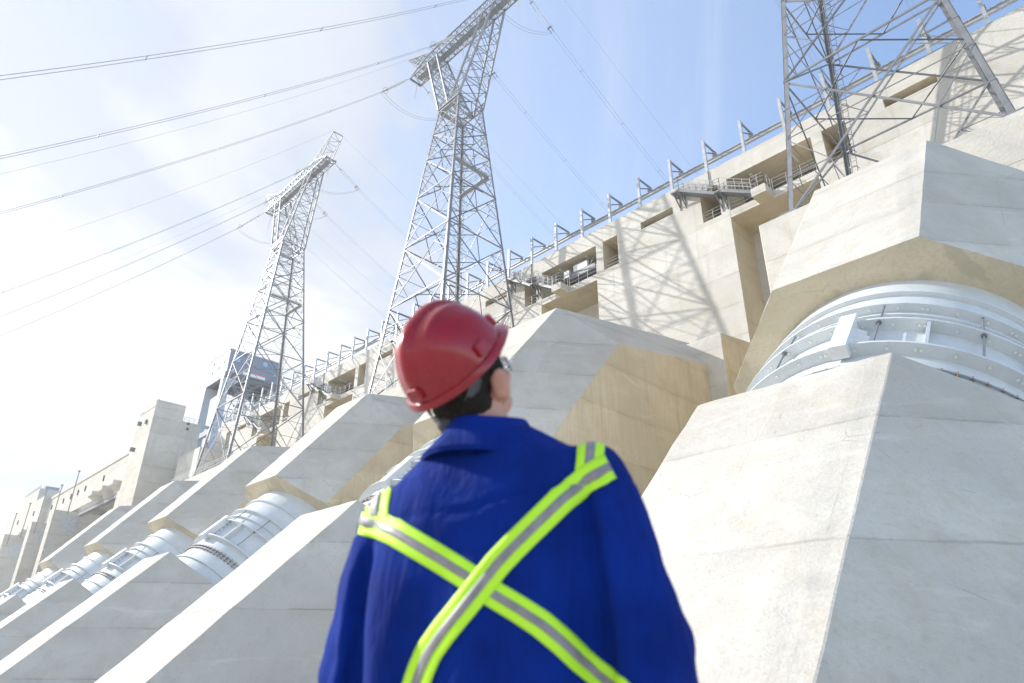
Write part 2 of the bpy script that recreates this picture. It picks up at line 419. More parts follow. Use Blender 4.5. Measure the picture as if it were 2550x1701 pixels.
for j in range(90):
    a = 2*math.pi*j/90; c = CA - A2*6.88 + (E1*math.cos(a)+E2*math.sin(a))*(RP+.075)
    bolt_b.bar(c, c-A2*.46, .075)
bolt_me = bolt_b.mesh('flange_bolts', 'rust')
def radial_box(a, s0, s1, r0, r1, w):
    d = E1*math.cos(a)+E2*math.sin(a); t = -E1*math.sin(a)+E2*math.cos(a); b = B()
    p = [CA-A2*s+d*r+t*x for s in (s0, s1) for (r, x) in ((r0,-w/2),(r0,w/2),(r1,w/2),(r1,-w/2))]
    return b.hexa(p)
box_me = [radial_box(rad(a), 4.33, 6.06, RP-.02, RP+.36, .10).mesh('longitudinal_stiffener', 'pipe') for a in (-2, 30, 61, 172)]
jb = radial_box(rad(84), 4.0, 6.45, RP+.12, RP+.56, .50)
for k in range(4):
    for sg in (-1, 1):
        a = rad(84+sg*(4+k*1.3)); d = E1*math.cos(a)+E2*math.sin(a)
        jb.bar(CA-A2*(4.3+.4*k)+d*(RP+.06), CA-A2*(4.35+.38*k)+(E1*math.cos(rad(84))+E2*math.sin(rad(84)))*(RP+.35), .04, .2)
jack_me = jb.mesh('jacking_beam', 'white_paint')
tie_me = []
for a in (75, 46, 108, 132, 14):
    d = E1*math.cos(rad(a))+E2*math.sin(rad(a)); t = B()
    t.tube([CA-A2*2.7+d*(RP+.22), CA-A2*4.3+d*(RP+.26)], .035, 6); t.tube([CA-A2*4.2+d*(RP+.30), CA-A2*6.1+d*(RP+.30)], .035, 6)
    t.tube([CA-A2*4.36+d*(RP+.30), CA-A2*4.44+d*(RP+.30)], .085, 8)
    tie_me.append(t.mesh('tie_rod', 'galv'))
ladder_b = B()
for sg in (-.25, .25):
    d = E1*math.cos(rad(150+sg*3.5))+E2*math.sin(rad(150+sg*3.5)); ladder_b.bar(CA-A2*3.2+d*(RP+.62), CA-A2*6.9+d*(RP+.62), .05)
for k in range(12):
    d0 = E1*math.cos(rad(146))+E2*math.sin(rad(146)); d1 = E1*math.cos(rad(154))+E2*math.sin(rad(154)); s = 3.4+k*.3
    ladder_b.bar(CA-A2*s+d0*(RP+.62), CA-A2*s+d1*(RP+.62), .035); 
    if k % 3 == 0: ladder_b.bar(CA-A2*s+d1*RP, CA-A2*s+d1*(RP+1.15), .04)
d1 = E1*math.cos(rad(154))+E2*math.sin(rad(154)); ladder_b.bar(CA-A2*3.4+d1*(RP+1.15), CA-A2*6.7+d1*(RP+1.15), .04)
ladder_me = ladder_b.mesh('access_ladder', 'galv')
hb = B()
for (s_, rr) in ((2.86, .14), (4.36, .20), (6.16, .21)):
    for a in range(-10, 190, 9):
        for da in ((0, 1.4) if (a//9) % 3 == 0 else (0,)):
            d = E1*math.cos(rad(a+da))+E2*math.sin(rad(a+da)); c = CA-A2*(s_+.012)+d*(RP+rr); hb.lathe(c, -A2, E1, E2, [(0, .001), (.02, .05), (.0, .055)], 8)
lit_hole_me = hb.mesh('web_lit_holes', 'white_paint')  # white discs painting the light seen through holes in the ring webs
PLAB = ['nearest penstock, its wide concrete casing filling the right edge of the view',
        'second penstock from the right, its casing rising right behind the red hard hat',
        'third penstock from the right, white ribbed pipe showing left of the blue shoulder',
        'fourth penstock from the right, pipe below the middle pylon row at left',
        'fifth penstock from the right, small pipe below the railed plinth',
        'farthest penstock, smallest casing at the foot of the concrete lift tower']
for i, cx in enumerate(PC):
    t = thing('penstock', PLAB[i], 'penstock', (cx, 10, GROUND), 'penstocks climbing the slope to the dam')
    def part(name, me, par):
        o = bpy.data.objects.new(name, me); COL.objects.link(o); o.parent = par
        if par is t: o.location = (0, -10, -GROUND)
        return o
    u = part('upper_casing', UP_ODD if i % 2 == 0 else UP_EVEN, t); part('lower_casing', LOW, t)
    p = part('pipe', pipe_me, t)
    for m in ring_me: part('stiffener_ring', m, p)
    part('bolted_flange', flange_me, p); tag(part('flange_bolts', bolt_me, p), kind='stuff')
    for m in box_me: part('longitudinal_stiffener', m, p)
    part('jacking_beam', jack_me, p); tag(part('web_lit_holes', lit_hole_me, p), kind='stuff')
    for m in tie_me: part('tie_rod', m, p)
    part('access_ladder', ladder_me, p)

# ------------------------------------------------------------------ plinths and buttresses behind the casings
YW = 50.4
PZ, PY = 26.45, 36.4
for i, lab in ((0, 'tall sunlit concrete plinth carrying the nearest pylon'), (2, 'concrete plinth under the middle pylon, behind the hard hat'), (4, 'concrete plinth with railing under the far left pylon')):
    c = PC[i]; lft = 14.2 if i == 4 else 7.9
    t = thing('tower_plinth', lab, 'plinth', (c, 43, GROUND), 'plinths under the pylons')
    me = B().box((c-lft, PY, -2), (c+7.9, YW+.1, PZ)).mesh('block', ['concrete_wall', 'concrete_side_bounce']); bevel_mesh(me, .05, 1)
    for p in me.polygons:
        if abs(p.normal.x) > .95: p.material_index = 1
    link('block', me, t)
    if i:
        r = B(); railing(r, [(c-lft+.2, YW-1, PZ), (c-lft+.2, PY+.2, PZ), (c+7.7, PY+.2, PZ), (c+7.7, YW-1, PZ)], 1.15, .035, 1.6)
        r.obj('railing', 'galv_light', t)
for i, lab in ((1, 'low sloped concrete buttress beside the second penstock'), (3, 'low sloped concrete buttress behind the fourth penstock'), (5, 'low sloped concrete buttress behind the farthest penstock')):
    c = PC[i]; bb = B().hexa([(c-7.9,45.4,-2),(c+7.9,45.4,-2),(c+7.9,YW+.1,-2),(c-7.9,YW+.1,-2),(c-7.9,45.4,24.8),(c+7.9,45.4,24.8),(c+7.9,YW+.1,25.65),(c-7.9,YW+.1,25.65)])
    o = bb.obj('wall_buttress', ['concrete_wall', 'concrete_side_bounce']); bevel_mesh(o.data, .04, 1)
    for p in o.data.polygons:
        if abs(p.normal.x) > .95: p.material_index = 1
    tag(o, lab, 'buttress', 'buttresses between pylon plinths')
# ------------------------------------------------------------------ intake building
ZF, ZH, ZR = 39.12, 42.65, 44.62                     # gallery floor, lintel, roof
YB = 54.5
ib = thing('intake_building', 'long pale concrete intake building with gallery openings along the top of the slope', 'building', (-60, 55, GROUND))
UNITS = range(-1, 5)
def wall_unit(k):
    o = -S*k; b = B(); f = lambda u: u+o
    # pier below the gallery floor, recess back wall, ledge
    b.box((f(-39.15), YW, -2), (f(-23.35), 60, ZF))
    if k >= 0:
        b.box((f(-23.35), YB, -2), (f(-15.15), 60, ZF)); b.box((f(-23.35), YW+.02, 38.36), (f(-15.15), YB, ZF))
    else:
        b.box((f(-29.2), YW, ZF), (f(-14.15), YB-.8, ZH)); b.box((f(-23.35), YW, -2), (f(-14.15), 60, ZF))
    # gallery storey between floor and lintel
    for a, c in (((-15.1,-14.15),(-24.17,-23.25),(-29.2,-26.1),(-36.17,-33.1)) if k >= 0 else ((-36.17,-33.1),)): b.box((f(a), YW, ZF), (f(c), YB-.8, ZH))
    b.box((f(-33.1), YW, ZF), (f(-29.2), YB-.8, 41.82)); b.box((f(-33.1), YW+2.4, 41.82), (f(-29.2), YB-.8, ZH))
    b.box((f(-38.15), YB, ZF), (f(-14.15), 60, ZH))
    b.box((f(-38.17), YW, ZH), (f(-14.19), 74, ZR))
    me = b.mesh('wall_section', ['concrete_wall', 'concrete_soffit', 'concrete_side_bounce'])
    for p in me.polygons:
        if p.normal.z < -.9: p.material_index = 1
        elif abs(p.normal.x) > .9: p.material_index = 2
    return me
for k in UNITS:
    me = wall_unit(k); w = link('wall_section', me, ib); o = -S*k; f = lambda u: u+o
    if k < 0: continue
    # stair and landing from roof to gallery
    st = B()
    for (u0,z0,u1,z1) in ((-27.6,43.35,-24.0,41.02),(-23.4,41.02,-20.45,39.2)):
        for y in (49.25, 50.15): st.bar((f(u0),y,z0-.14),(f(u1),y,z1-.14), .06, .30)
        n = round((z0-z1)/.19)
        for j in range(n):
            t = (j+.5)/n; st.box((f(u0+(u1-u0)*t-.14), 49.25, z0+(z1-z0)*t-.06), (f(u0+(u1-u0)*t+.14), 50.15, z0+(z1-z0)*t-.02))
        st.hexa([V3(f(a),y,z-.3) for (a,z) in ((u0,z0),) for y in (49.28,50.12)][:1]+[V3(f(u1),49.28,z1-.3),V3(f(u1),50.12,z1-.3),V3(f(u0),50.12,z0-.3)]+[V3(f(u0),49.28,z0-.26),V3(f(u1),49.28,z1-.26),V3(f(u1),50.12,z1-.26),V3(f(u0),50.12,z0-.26)])
    st.box((f(-24.02),49.2,40.86),(f(-23.38),50.38,41.0)); st.box((f(-28.55),49.2,43.2),(f(-27.55),50.38,43.36))
    for u, z in ((-28.3,43.2),(-27.7,43.2),(-23.95,40.86),(-23.45,40.86)):
        st.bar((f(u),49.3,z),(f(u),50.4,z-1.25), .09, .14); st.bar((f(u),50.36,z),(f(u),50.36,z-1.5), .1, .1)
    so = st.obj('stair', 'galv', w)
    rl = B()
    for y in (49.22, 50.18): railing(rl, [(f(-28.5),y,43.36),(f(-27.6),y,43.36),(f(-24.0),y,41.02),(f(-23.4),y,41.02),(f(-20.5),y,39.2)], 1.25, .03, .9)
    rl.obj('stair_railing', 'galv_light', w)
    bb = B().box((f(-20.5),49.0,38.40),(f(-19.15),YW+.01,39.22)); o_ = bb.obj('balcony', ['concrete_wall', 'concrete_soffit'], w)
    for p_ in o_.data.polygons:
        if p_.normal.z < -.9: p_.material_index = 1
    rl = B(); railing(rl, [(f(-20.45),49.06,39.22),(f(-19.2),49.06,39.22),(f(-19.2),50.3,39.22)], 1.25, .03, .65); rl.obj('balcony_railing', 'galv_light', w)
    rl = B(); railing(rl, [(f(-19.1),50.5,ZF),(f(-15.2),50.5,ZF)], 1.28, .03, 1.25); rl.obj('balcony_railing', 'galv_light', w)
    for u0, u1, st_ in ((-14.1,-12.2,1.4), (-26.05,-24.2,1.2), (-23.2,-20.6,1.2)):
        rl = B(); railing(rl, [(f(u0),50.6,ZF),(f(u1),50.6,ZF)], 1.2, .03, st_); rl.obj('opening_railing', 'galv_light', w)
    for u in (-17.2, -21.2): B().box((f(u-.1),51.2,ZH-.14),(f(u+.1),52.6,ZH-.02)).obj('ceiling_light', 'white_paint', w)
    B().box((f(-13.2),51.4,ZH-.13),(f(-13.05),52.6,ZH-.02)).obj('ceiling_light', 'white_paint', w)
    B().tube([(f(-23.2),54.3,42.3),(f(-15.2),54.3,42.3)], .07, 8).obj('conduit', 'galv_dark', w)
    B().tube([(f(-24.9),50.33,44.6),(f(-24.9),50.33,41.4)], .05, 6).obj('downpipe', 'galv_dark', w)
    sl = B()
    for u in (-32.2, -30.2): sl.box((f(u-.18),50.7,41.83),(f(u+.18),51.0,41.93))
    sl.obj('slot_light', 'white_paint', w)
    if k == 1:
        for a, c, z0, z1 in ((-20.3,-19.6,40.9,41.75),(-18.9,-16.9,41.15,41.95)): B().box((f(a),51.0,z0),(f(c),51.35,z1)).obj('cabinet', 'white_paint', w)
        eq = B(); eq.box((f(-19.2),51.0,40.5),(f(-15.8),52.8,41.1)); eq.bar((f(-19.8),50.8,40.6),(f(-21.6),50.6,41.1),.08); eq.bar((f(-16.4),51,41.2),(f(-15.5),51,42.4),.07); eq.obj('duct', 'galv', w)
# end return walls
b = B(); b.box((-146.2, 46.2, -2), (-139.2+4, 60, ZF)); b.box((-139.2,YW,ZF),(-134.2,60,ZR)); b.obj('end_wall', 'concrete_wall', ib)
# crane runway along the roof edge
cr = thing('crane_runway', 'steel monorail beam on bracketed posts along the roof edge', 'runway', (-60, 51, ZR))
pb = B(); pb.bar((0,50.68,ZR-.02),(0,50.68,48.72),.27,.25); pb.box((-.3,50.4,ZR-.02),(.3,50.95,ZR+.06))
post_me = pb.mesh('post', 'galv_light')
kb = B(); kb.bar((0,50.8,48.6),(0,53.1,48.6),.14,.18); kb.bar((0,50.8,47.3),(0,52.9,48.46),.10,.10); kb.box((-.18,52.6,48.0),(.18,53.0,48.52))
brk_me = kb.mesh('bracket', 'galv')
for k in range(-27, 18):
    u = -53.12+4*k
    if u < -141: continue
    p = bpy.data.objects.new('post', post_me); COL.objects.link(p); p.parent = cr; p.location = (u+60, -51, -ZR)
    q_ = bpy.data.objects.new('bracket', brk_me); COL.objects.link(q_); q_.parent = p
bb = B(); y = 52.8
for (dy, z0, z1) in ((.15,47.90,47.96),(.15,47.50,47.56)): bb.box((-142,y-dy,z0),(18,y+dy,z1))
bb.box((-142,y-.03,47.53),(18,y+.03,47.92)); bb.obj('beam', 'galv_light', cr)
# ------------------------------------------------------------------ lattice pylons
TCX, TCY, ZWA = -7.25, 43.2, 68.4
hw = lambda z: 2.12+.0964*(ZWA-z)
LV = [26.45, 38.0, 46.25, 53.7, 59.8, 64.05, 68.4]
def build_tower():
    t = thing('lattice_pylon', 'nearest galvanised lattice pylon, cropped by the top right edge', 'pylon', (TCX, TCY, PZ), 'pylons standing on the plinths')
    cor = [(-1,-1),(1,-1),(1,1),(-1,1)]
    def C(i, z): return V3(TCX+cor[i%4][0]*hw(z), TCY+cor[i%4][1]*hw(z), z)
    for i in range(4):
        b = B(); sx, sy = cor[i]
        b.angle(C(i, LV[0]), C(i, 53.7), .34, .05, (-sx,0,0), (0,-sy,0)); b.angle(C(i, 53.7), C(i, ZWA), .27, .04, (-sx,0,0), (0,-sy,0))
        b.box((C(i,LV[0]).x-.4, C(i,LV[0]).y-.4, PZ-.01), (C(i,LV[0]).x+.4, C(i,LV[0]).y+.4, PZ+.25))
        for z in LV[1:]: b.box((C(i,z).x-.25*(1+sx)-.02*sx, C(i,z).y-.25*(1+sy)-.02*sy, z-.3), (C(i,z).x+.25*(1-sx)-.02*sx, C(i,z).y+.25*(1-sy)-.02*sy, z+.3)) if False else None
        b.obj('leg', 'galv', t)
    for i in range(4):
        nrm_ = V3((cor[i][0]+cor[(i+1)%4][0])/2, (cor[i][1]+cor[(i+1)%4][1])/2, 0)
        for j in range(len(LV)-1):
            z0, z1 = LV[j], LV[j+1]; a0, a1, c0, c1 = C(i,z0), C(i,z1), C(i+1,z0), C(i+1,z1)
            w = .14 if z0 < 60 else .11
            B().bar(a0, c1, w, .07, nrm_).obj('brace', 'galv_dark' if (i+j)%2 else 'galv', t); B().bar(c0+nrm_*-.08, a1+nrm_*-.08, w, .07, nrm_).obj('brace', 'galv', t)
            if z1 < ZWA+1: B().bar(a1, c1, w, .09, nrm_).obj('strut', 'galv', t)
            # crossing point and redundant members
            l0, l1 = (a0-c0).length, (a1-c1).length; tt = l0/(l0+l1); X = a0.lerp(c1, tt)
            s = B(); tw = .055
            for (p0, p1) in ((a0, a1), (c0, c1)):
                mid = p0.lerp(p1, tt); s.bar(mid, X, tw, .05, nrm_)
                qd = p0.lerp(X, .5); s.bar(p0.lerp(p1, tt*.5), qd, tw, .05, nrm_); s.bar(mid, qd, tw, .05, nrm_)
                qu = p1.lerp(X, .5); s.bar(mid.lerp(p1, .5), qu, tw, .05, nrm_); s.bar(mid, qu, tw, .05, nrm_)
            if j == 0:
                for p0, o_ in ((a0, c0), (c0, a0)):
                    s.bar(p0.lerp(X, .5), p0.lerp(o_, .32)+V3(0,0,.4), tw, .05, nrm_)
            s.obj('secondary_bracing', 'galv', t)
            # plan bracing at crossings of the lower panels
        # end faces
    for z in LV[1:]:
        pl = B(); m = [(C(i,z)+C(i+1,z))/2 for i in range(4)]
        for i in range(4): pl.bar(m[i], m[(i+1)%4], .09, .06)
        pl.obj('plan_bracing', 'galv_dark', t)
    # caged ladder on the back corner leg
    ld = B(); off = V3(.30, .0, 0)
    def LP(z, du): return C(3, z)+V3(.42+du, -.05, 0)
    for du in (0, .42): ld.tube([LP(PZ, du), LP(ZWA, du)], .03, 5)
    z = PZ+.3
    while z < ZWA: ld.bar(LP(z,0), LP(z,.42), .028); z += .5
    z = PZ+2.5; cage = []
    while z < ZWA:
        pts = [LP(z, .21)+V3(math.cos(a)*.36, -.02-abs(math.sin(a))*.62, 0) for a in [math.pi*k/6 for k in range(7)]]
        for p, q_ in zip(pts[:-1], pts[1:]): ld.bar(p, q_, .03, .05)
        cage.append(pts); z += 1.4
    for p, q_ in zip(cage[:-1], cage[1:]):
        for k in (1, 3, 5): ld.bar(p[k], q_[k], .03)
    ld.obj('caged_ladder', 'galv', t)
    # walkway platforms
    for z, legs in ((57.0, (3, 2, 1)), (67.9, (3, 0, 1))):
        pf = B(); rl = B(); pts = [C(i, z) for i in legs]
        pts = [V3(TCX+(p.x-TCX)*.86, TCY+(p.y-TCY)*.86, z) for p in pts]
        for p, q_ in zip(pts[:-1], pts[1:]): pf.bar(p, q_, .6, .07)
        po = pf.obj('walkway', 'grating', t)
        off_ = [V3(TCX+(p.x-TCX)*.8, TCY+(p.y-TCY)*.8, z) for p in pts]; railing(rl, off_, 1.1, .028, 1.0); rl.obj('walkway_railing', 'galv', po)
    # waist frame and the two spreading arms
    ZB, ZT, HB = 82.0, 83.7, 1.02
    for sgn in (-1, 1):
        ob = B(); lc = B()
        for sy in (-1, 1):
            base_o = V3(TCX+sgn*2.12, TCY+sy*2.12, ZWA); base_i = V3(TCX, TCY+sy*2.0, ZWA+4.6) if False else V3(TCX+sgn*.15, TCY+sy*2.12, ZWA)
            to = V3(TCX+sgn*7.2, TCY+sy*HB, ZB); ti = V3(TCX+sgn*5.1, TCY+sy*HB, ZB)
            ob.bar(base_o, to, .24, .24); ob.bar(base_i, ti, .22, .22)
            N_ = 5
            for k in range(N_):
                a0, a1 = base_o.lerp(to, k/N_), base_o.lerp(to, (k+1)/N_); c0, c1 = base_i.lerp(ti, k/N_), base_i.lerp(ti, (k+1)/N_)
                lc.bar(a0, c1, .09, .06); lc.bar(c1, a1, .08, .06)
        for k in range(7):
            f = k/6
            for (bo, tp) in (((2.12), 7.2), (.15, 5.1)):
                p = [V3(TCX+sgn*(bo+(tp-bo)*f), TCY+sy*(2.12+(HB-2.12)*f), ZWA+(ZB-ZWA)*f) for sy in (-1, 1)]
                lc.bar(p[0], p[1], .09, .06)
                if k < 6:
                    f2 = (k+1)/6; q_ = [V3(TCX+sgn*(bo+(tp-bo)*f2), TCY+sy*(2.12+(HB-2.12)*f2), ZWA+(ZB-ZWA)*f2) for sy in (-1, 1)]
                    lc.bar(p[0], q_[1], .08, .05); lc.bar(p[1], q_[0], .08, .05)
        a = ob.obj('arm', 'galv', t); lc.obj('arm_lacing', 'galv', a)
    # crossarm beam with end tapers
    ca = B(); XE = 11.6
    def chord(y, z, ze): return [V3(TCX-XE, TCY+y, ze), V3(TCX-7.2, TCY+y, z), V3(TCX+7.2, TCY+y, z), V3(TCX+XE, TCY+y, ze)]
    for y in (-HB, HB):
        for z, ze in ((ZB, ZB+.05), (ZT, ZB+.25)):
            c_ = chord(y, z, ze)
            for p, q_ in zip(c_[:-1], c_[1:]): ca.bar(p, q_, .17, .17)
    cb = ca.obj('crossarm', 'galv', t)
    lc = B(); NN = 22
    def cp(x, y, top):
        ax = abs(x); z = ZT if ax < 7.2 else ZT+(ZB+.25-ZT)*(ax-7.2)/(XE-7.2)
        return V3(TCX+x, TCY+y, z if top else ZB)
    xs = [-XE+2*XE*k/NN for k in range(NN+1)]
    for k in range(NN):
        for y in (-HB, HB):
            lc.bar(cp(xs[k], y, k%2), cp(xs[k+1], y, (k+1)%2), .09, .05); lc.bar(cp(xs[k], y, 0), cp(xs[k], y, 1), .06, .05)
        for top in (0, 1): lc.bar(cp(xs[k], -HB if k%2 else HB, top), cp(xs[k+1], HB if k%2 else -HB, top), .07, .05); lc.bar(cp(xs[k], -HB, top), cp(xs[k], HB, top), .08, .05)
    lc.bar(cp(-XE,-HB,0), cp(-XE,HB,0), .2); lc.bar(cp(XE,-HB,0), cp(XE,HB,0), .2)
    lc.obj('crossarm_lacing', 'galv', cb)
    gw = B().box((TCX-10.8, TCY-.35, ZB+.12), (TCX+10.8, TCY+.55, ZB+.18)); gr = gw.obj('crossarm_walkway', 'grating', cb)
    rl = B(); railing(rl, [(TCX-10.5, TCY-.3, ZB+.18), (TCX+10.5, TCY-.3, ZB+.18)], 1.1, .03, 1.5, (.5,)); rl.obj('crossarm_railing', 'galv', cb)
    # raised frames over the middle and the earth-wire horns
    for sgn in (-1, 1):
        hb = B(); tip = [V3(TCX+sgn*12.9, TCY+y, 87.0) for y in (-.95, .95)]
        bs = [[V3(TCX+sgn*x, TCY+y, ZT) for y in (-HB, HB)] for x in (6.6, 9.2)]
        hb.bar(tip[0], tip[1], .13)
        for yi in (0, 1):
            hb.bar(bs[0][yi], tip[yi], .12); hb.bar(cp(sgn*9.6, (-HB, HB)[yi], 1), tip[yi], .12)
            for k in range(5):
                p = bs[0][yi].lerp(tip[yi], (k+.5)/5.5); q_ = cp(sgn*9.6, (-HB,HB)[yi], 1).lerp(tip[yi], k/5); hb.bar(p, q_, .07, .05)
                q2 = cp(sgn*9.6, (-HB,HB)[yi], 1).lerp(tip[yi], (k+1)/5.2); hb.bar(p, q2, .07, .05)
        for k in range(6):
            p = [bs[0][y].lerp(tip[y], k/6) for y in (0,1)]; q_ = [bs[0][y].lerp(tip[y], (k+1)/6) for y in (0,1)]; hb.bar(p[0], p[1], .06, .05); hb.bar(p[k%2], q_[1-k%2], .06, .05)
        hb.obj('earth_wire_horn', 'galv', t)
    tp = B()
    for k in range(7):
        x = -6+2*k; tp.bar(V3(TCX+x, TCY-HB, ZT), V3(TCX+x, TCY-HB*.2, ZT+1.5), .09, .06); tp.bar(V3(TCX+x, TCY+HB, ZT), V3(TCX+x, TCY-HB*.2, ZT+1.5), .09, .06)
        if k < 6: tp.bar(V3(TCX+x, TCY-HB*.2, ZT+1.5), V3(TCX+x+2, TCY-HB*.2, ZT+1.5), .08, .06); tp.bar(V3(TCX+x, TCY-HB*.2, ZT+1.5), V3(TCX+x+2, TCY-HB, ZT), .07, .05); tp.bar(V3(TCX+x+2, TCY-HB*.2, ZT+1.5), V3(TCX+x, TCY-HB, ZT), .07, .05)
    tp.obj('top_frame', 'galv', t)
    # window floor beam
    for sy in (-1, 1):
        wb = B(); wb.bar((TCX-2.12,TCY+sy*2.12,ZWA),(TCX+2.12,TCY+sy*2.12,ZWA),.2); wb.bar((TCX-2.3,TCY+sy*2.05,ZWA+1.0),(TCX+2.3,TCY+sy*2.05,ZWA+1.0),.12)
        for k in range(4): wb.bar((TCX-2.12+1.06*k,TCY+sy*2.12,ZWA),(TCX-2.12+1.06*(k+1),TCY+sy*2.12,ZWA+1.0),.08)
        wb.obj('waist_frame', 'galv', t)
    return t
tower = build_tower()
TOW = [tower]
for k, lab in ((1, 'middle lattice pylon rising behind the red hard hat'), (2, 'far left lattice pylon, whole crossarm in view in front of the gantry crane')):
    c = copy_tree(tower); c.location.x = TCX-48*k+(.2 if k == 1 else .2); c['label'] = lab; TOW.append(c)

# ------------------------------------------------------------------ insulators and conductors
def ins_string(b, p, q_, r=.13, pitch=.17):
    p, q_ = Vector(p), Vector(q_); L = (q_-p).length; n = int(L/pitch); d = (q_-p)/L
    u = d.cross(V3(0,0,1)).normalized(); v = u.cross(d)
    prof = []
    for i in range(n):
        s = i*pitch; prof += [(s, .03), (s+pitch*.25, r), (s+pitch*.5, .045)]
    prof.append((L, .03)); b.lathe(p, d, u, v, prof, 8)
def zdown(y): # measured fall of the wires from the crossarm down towards the powerhouse
    t = 42.1-y; return 81.3-1.225*t+.0025*t*t
WL = {0: 'nearest pylon', 1: 'middle pylon', 2: 'far left pylon'}
SIDE = {-1: 'left', 0: 'middle', 1: 'right'}
for k in range(3):
    tx = TCX-48*k+(.2 if k else 0)
    for ph in (-1, 0, 1):
        x = tx+ph*11.2
        # strain strings
        s0 = V3(x, TCY-1.1, 81.9); s1 = V3(x, 37.4, zdown(37.4))
        u0 = V3(x, TCY+1.1, 81.9); u1 = V3(x, 49.6, 79.0)
        t = thing('insulator_set', f'{SIDE[ph]} set of strain insulators on the {WL[k]} crossarm', 'insulators', (x, TCY, 81.9), 'insulator sets under the crossarms')
        for (p, q_) in ((s0, s1), (u0, u1)):
            for dx in (-.24, .24):
                e = V3(dx, 0, 0); b = B(); pp, qq = p.lerp(q_, .22), p.lerp(q_, .86); ins_string(b, pp+e, qq+e); b.obj('insulator_string', 'porcelain', t, True)
            h = B(); pp, qq = p.lerp(q_, .22), p.lerp(q_, .86); h.bar(p, pp, .05); h.bar(pp-V3(.3,0,0), pp+V3(.3,0,0), .07, .12); h.bar(qq-V3(.3,0,0), qq+V3(.3,0,0), .07, .12)
            for dx in (-.23, .23): h.bar(qq+V3(dx,0,0), q_+V3(dx,0,0), .06)
            dd = (q_-p).normalized(); uu = V3(1,0,0); vv = dd.cross(uu)
            rr = [p.lerp(q_, .88)+uu*.5*math.cos(a)+vv*.42*math.sin(a) for a in [2*math.pi*i/14 for i in range(15)]]; h.tube(rr, .025, 5, False)
            h.obj('fittings', 'galv_dark', t)
        b = B(); ins_string(b, V3(x-.35, TCY+.3, 81.8), V3(x-.35, TCY+.1, 78.6), .10); b.obj('insulator_string', 'porcelain', t, True)
        # conductors: twin bundle, one object per span
        b = B(); ys = [37.4-(37.4+26)*i/26 for i in range(27)]
        for dx in (-.23, .23): b.tube([(x+dx, y, zdown(y)) for y in ys], .022, 5)
        for i in (3, 8, 13, 18, 23): b.bar((x-.27, ys[i], zdown(ys[i])), (x+.27, ys[i], zdown(ys[i])), .07)
        tag(b.obj('power_line', 'cable'), f'twin cable coming down from the {SIDE[ph]} side of the {WL[k]}', 'power line', 'power lines')
        b = B(); zz = lambda y: 79.0-.47*(y-49.6)+.0016*(y-49.6)**2
        ys = [49.6+(120-49.6)*i/24 for i in range(25)]
        for dx in (-.23, .23): b.tube([(x+dx, y, zz(y)) for y in ys], .015, 5)
        for i in (2, 5, 8, 12): b.bar((x-.27, ys[i], zz(ys[i])), (x+.27, ys[i], zz(ys[i])), .06)
        tag(b.obj('power_line', 'cable'), f'twin cable passing from the {SIDE[ph]} side of the {WL[k]} over the dam', 'power line', 'power lines')
        # jumper loop under the arm
        b = B()
        for dx in (-.23, .23):
            pts = []
            for i in range(17):
                f = i/16; p = s1.lerp(u1, f); sag = 3.2*4*f*(1-f)*(1.0); pts.append(p+V3(dx-.35*4*f*(1-f), 0, -sag*.62+ (0 if True else 0)))
            b.tube(pts, .022, 5)
        tag(b.obj('jumper_cable', 'cable'), f'slack jumper loop under the {SIDE[ph]} of the {WL[k]} crossarm', 'cable', 'jumper loops')
    for sgn in (-1, 1):
        b = B(); x = tx+sgn*12.9; ys = [42.2-(42.2+26)*i/20 for i in range(21)]; b.tube([(x, y, zdown(y)+5.7) for y in ys], .014, 4)
        b.tube([(x, 44.2+(76)*i/20, 87-.40*(76)*i/20) for i in range(21)], .014, 4)
        tag(b.obj('earth_wire', 'cable'), f'thin earth wire from the {SIDE[sgn]} horn of the {WL[k]}', 'wire', 'earth wires')
# ------------------------------------------------------------------ gantry crane, lift tower, spillway
g = thing('gantry_crane', 'blue-grey gantry crane on tall legs behind the far left pylon', 'crane', (-156, 58, ZF))
X0, X1, Y0, Y1 = -161.3, -149.6, 53.4, 66.0
body = B().box((X0, Y0, 61.6), (X1, Y1, 67.1)); me = body.mesh('machine_house', ['blue_paint', 'white_paint'])
for p in me.polygons:
    if p.normal.y < -.9 or p.normal.x < -.9: p.material_index = 1  # sunlight put into the colour: sun-facing walls white, shaded ones blue-grey
h_ = link('machine_house', me, g)
B().box((X0-.15, Y0-.15, 67.1), (X1+.15, Y1+.15, 67.35)).obj('roof', 'blue_light', h_)
for y, z in ((55.0, 64.6), (58.3, 64.9), (61.6, 65.4), (64.6, 63.4)): B().box((X1-.05, y, z), (X1+.06, y+1.0, z+1.0)).obj('window', 'shutter_blue', h_)
for x, z in ((-151.8, 64.2), (-154.6, 63.2), (-158.2, 65.4), (-158.4, 63.0)): B().box((x-.35, Y0-.06, z), (x+.35, Y0+.05, z+.9)).obj('vent', 'glass', h_)
ban = B(); ban.box((X1+.03, 57.2, 61.9), (X1+.10, 62.6, 62.9)); me = ban.mesh('banner', ['white_paint', 'red_paint']); bn = link('banner', me, h_)
B().box((X1+.09, 57.2, 62.55), (X1+.13, 62.6, 62.9)).obj('banner_stripe', 'red_paint', bn)
gd = B()
for y in (Y0+.2, Y1-.6): gd.box((X0-.2, y-.5, 60.2), (X1+.3, y+.5, 61.55))
for x in (X0+.6, X1-.9): gd.box((x-.5, Y0, 60.4), (x+.5, Y1, 61.5))
for k in range(5): gd.bar((X0+1+2.4*k, Y0, 60.9), (X0+2.2+2.4*k, Y1, 60.9), .3, .5)
gd.obj('girder', 'galv_dark', g)
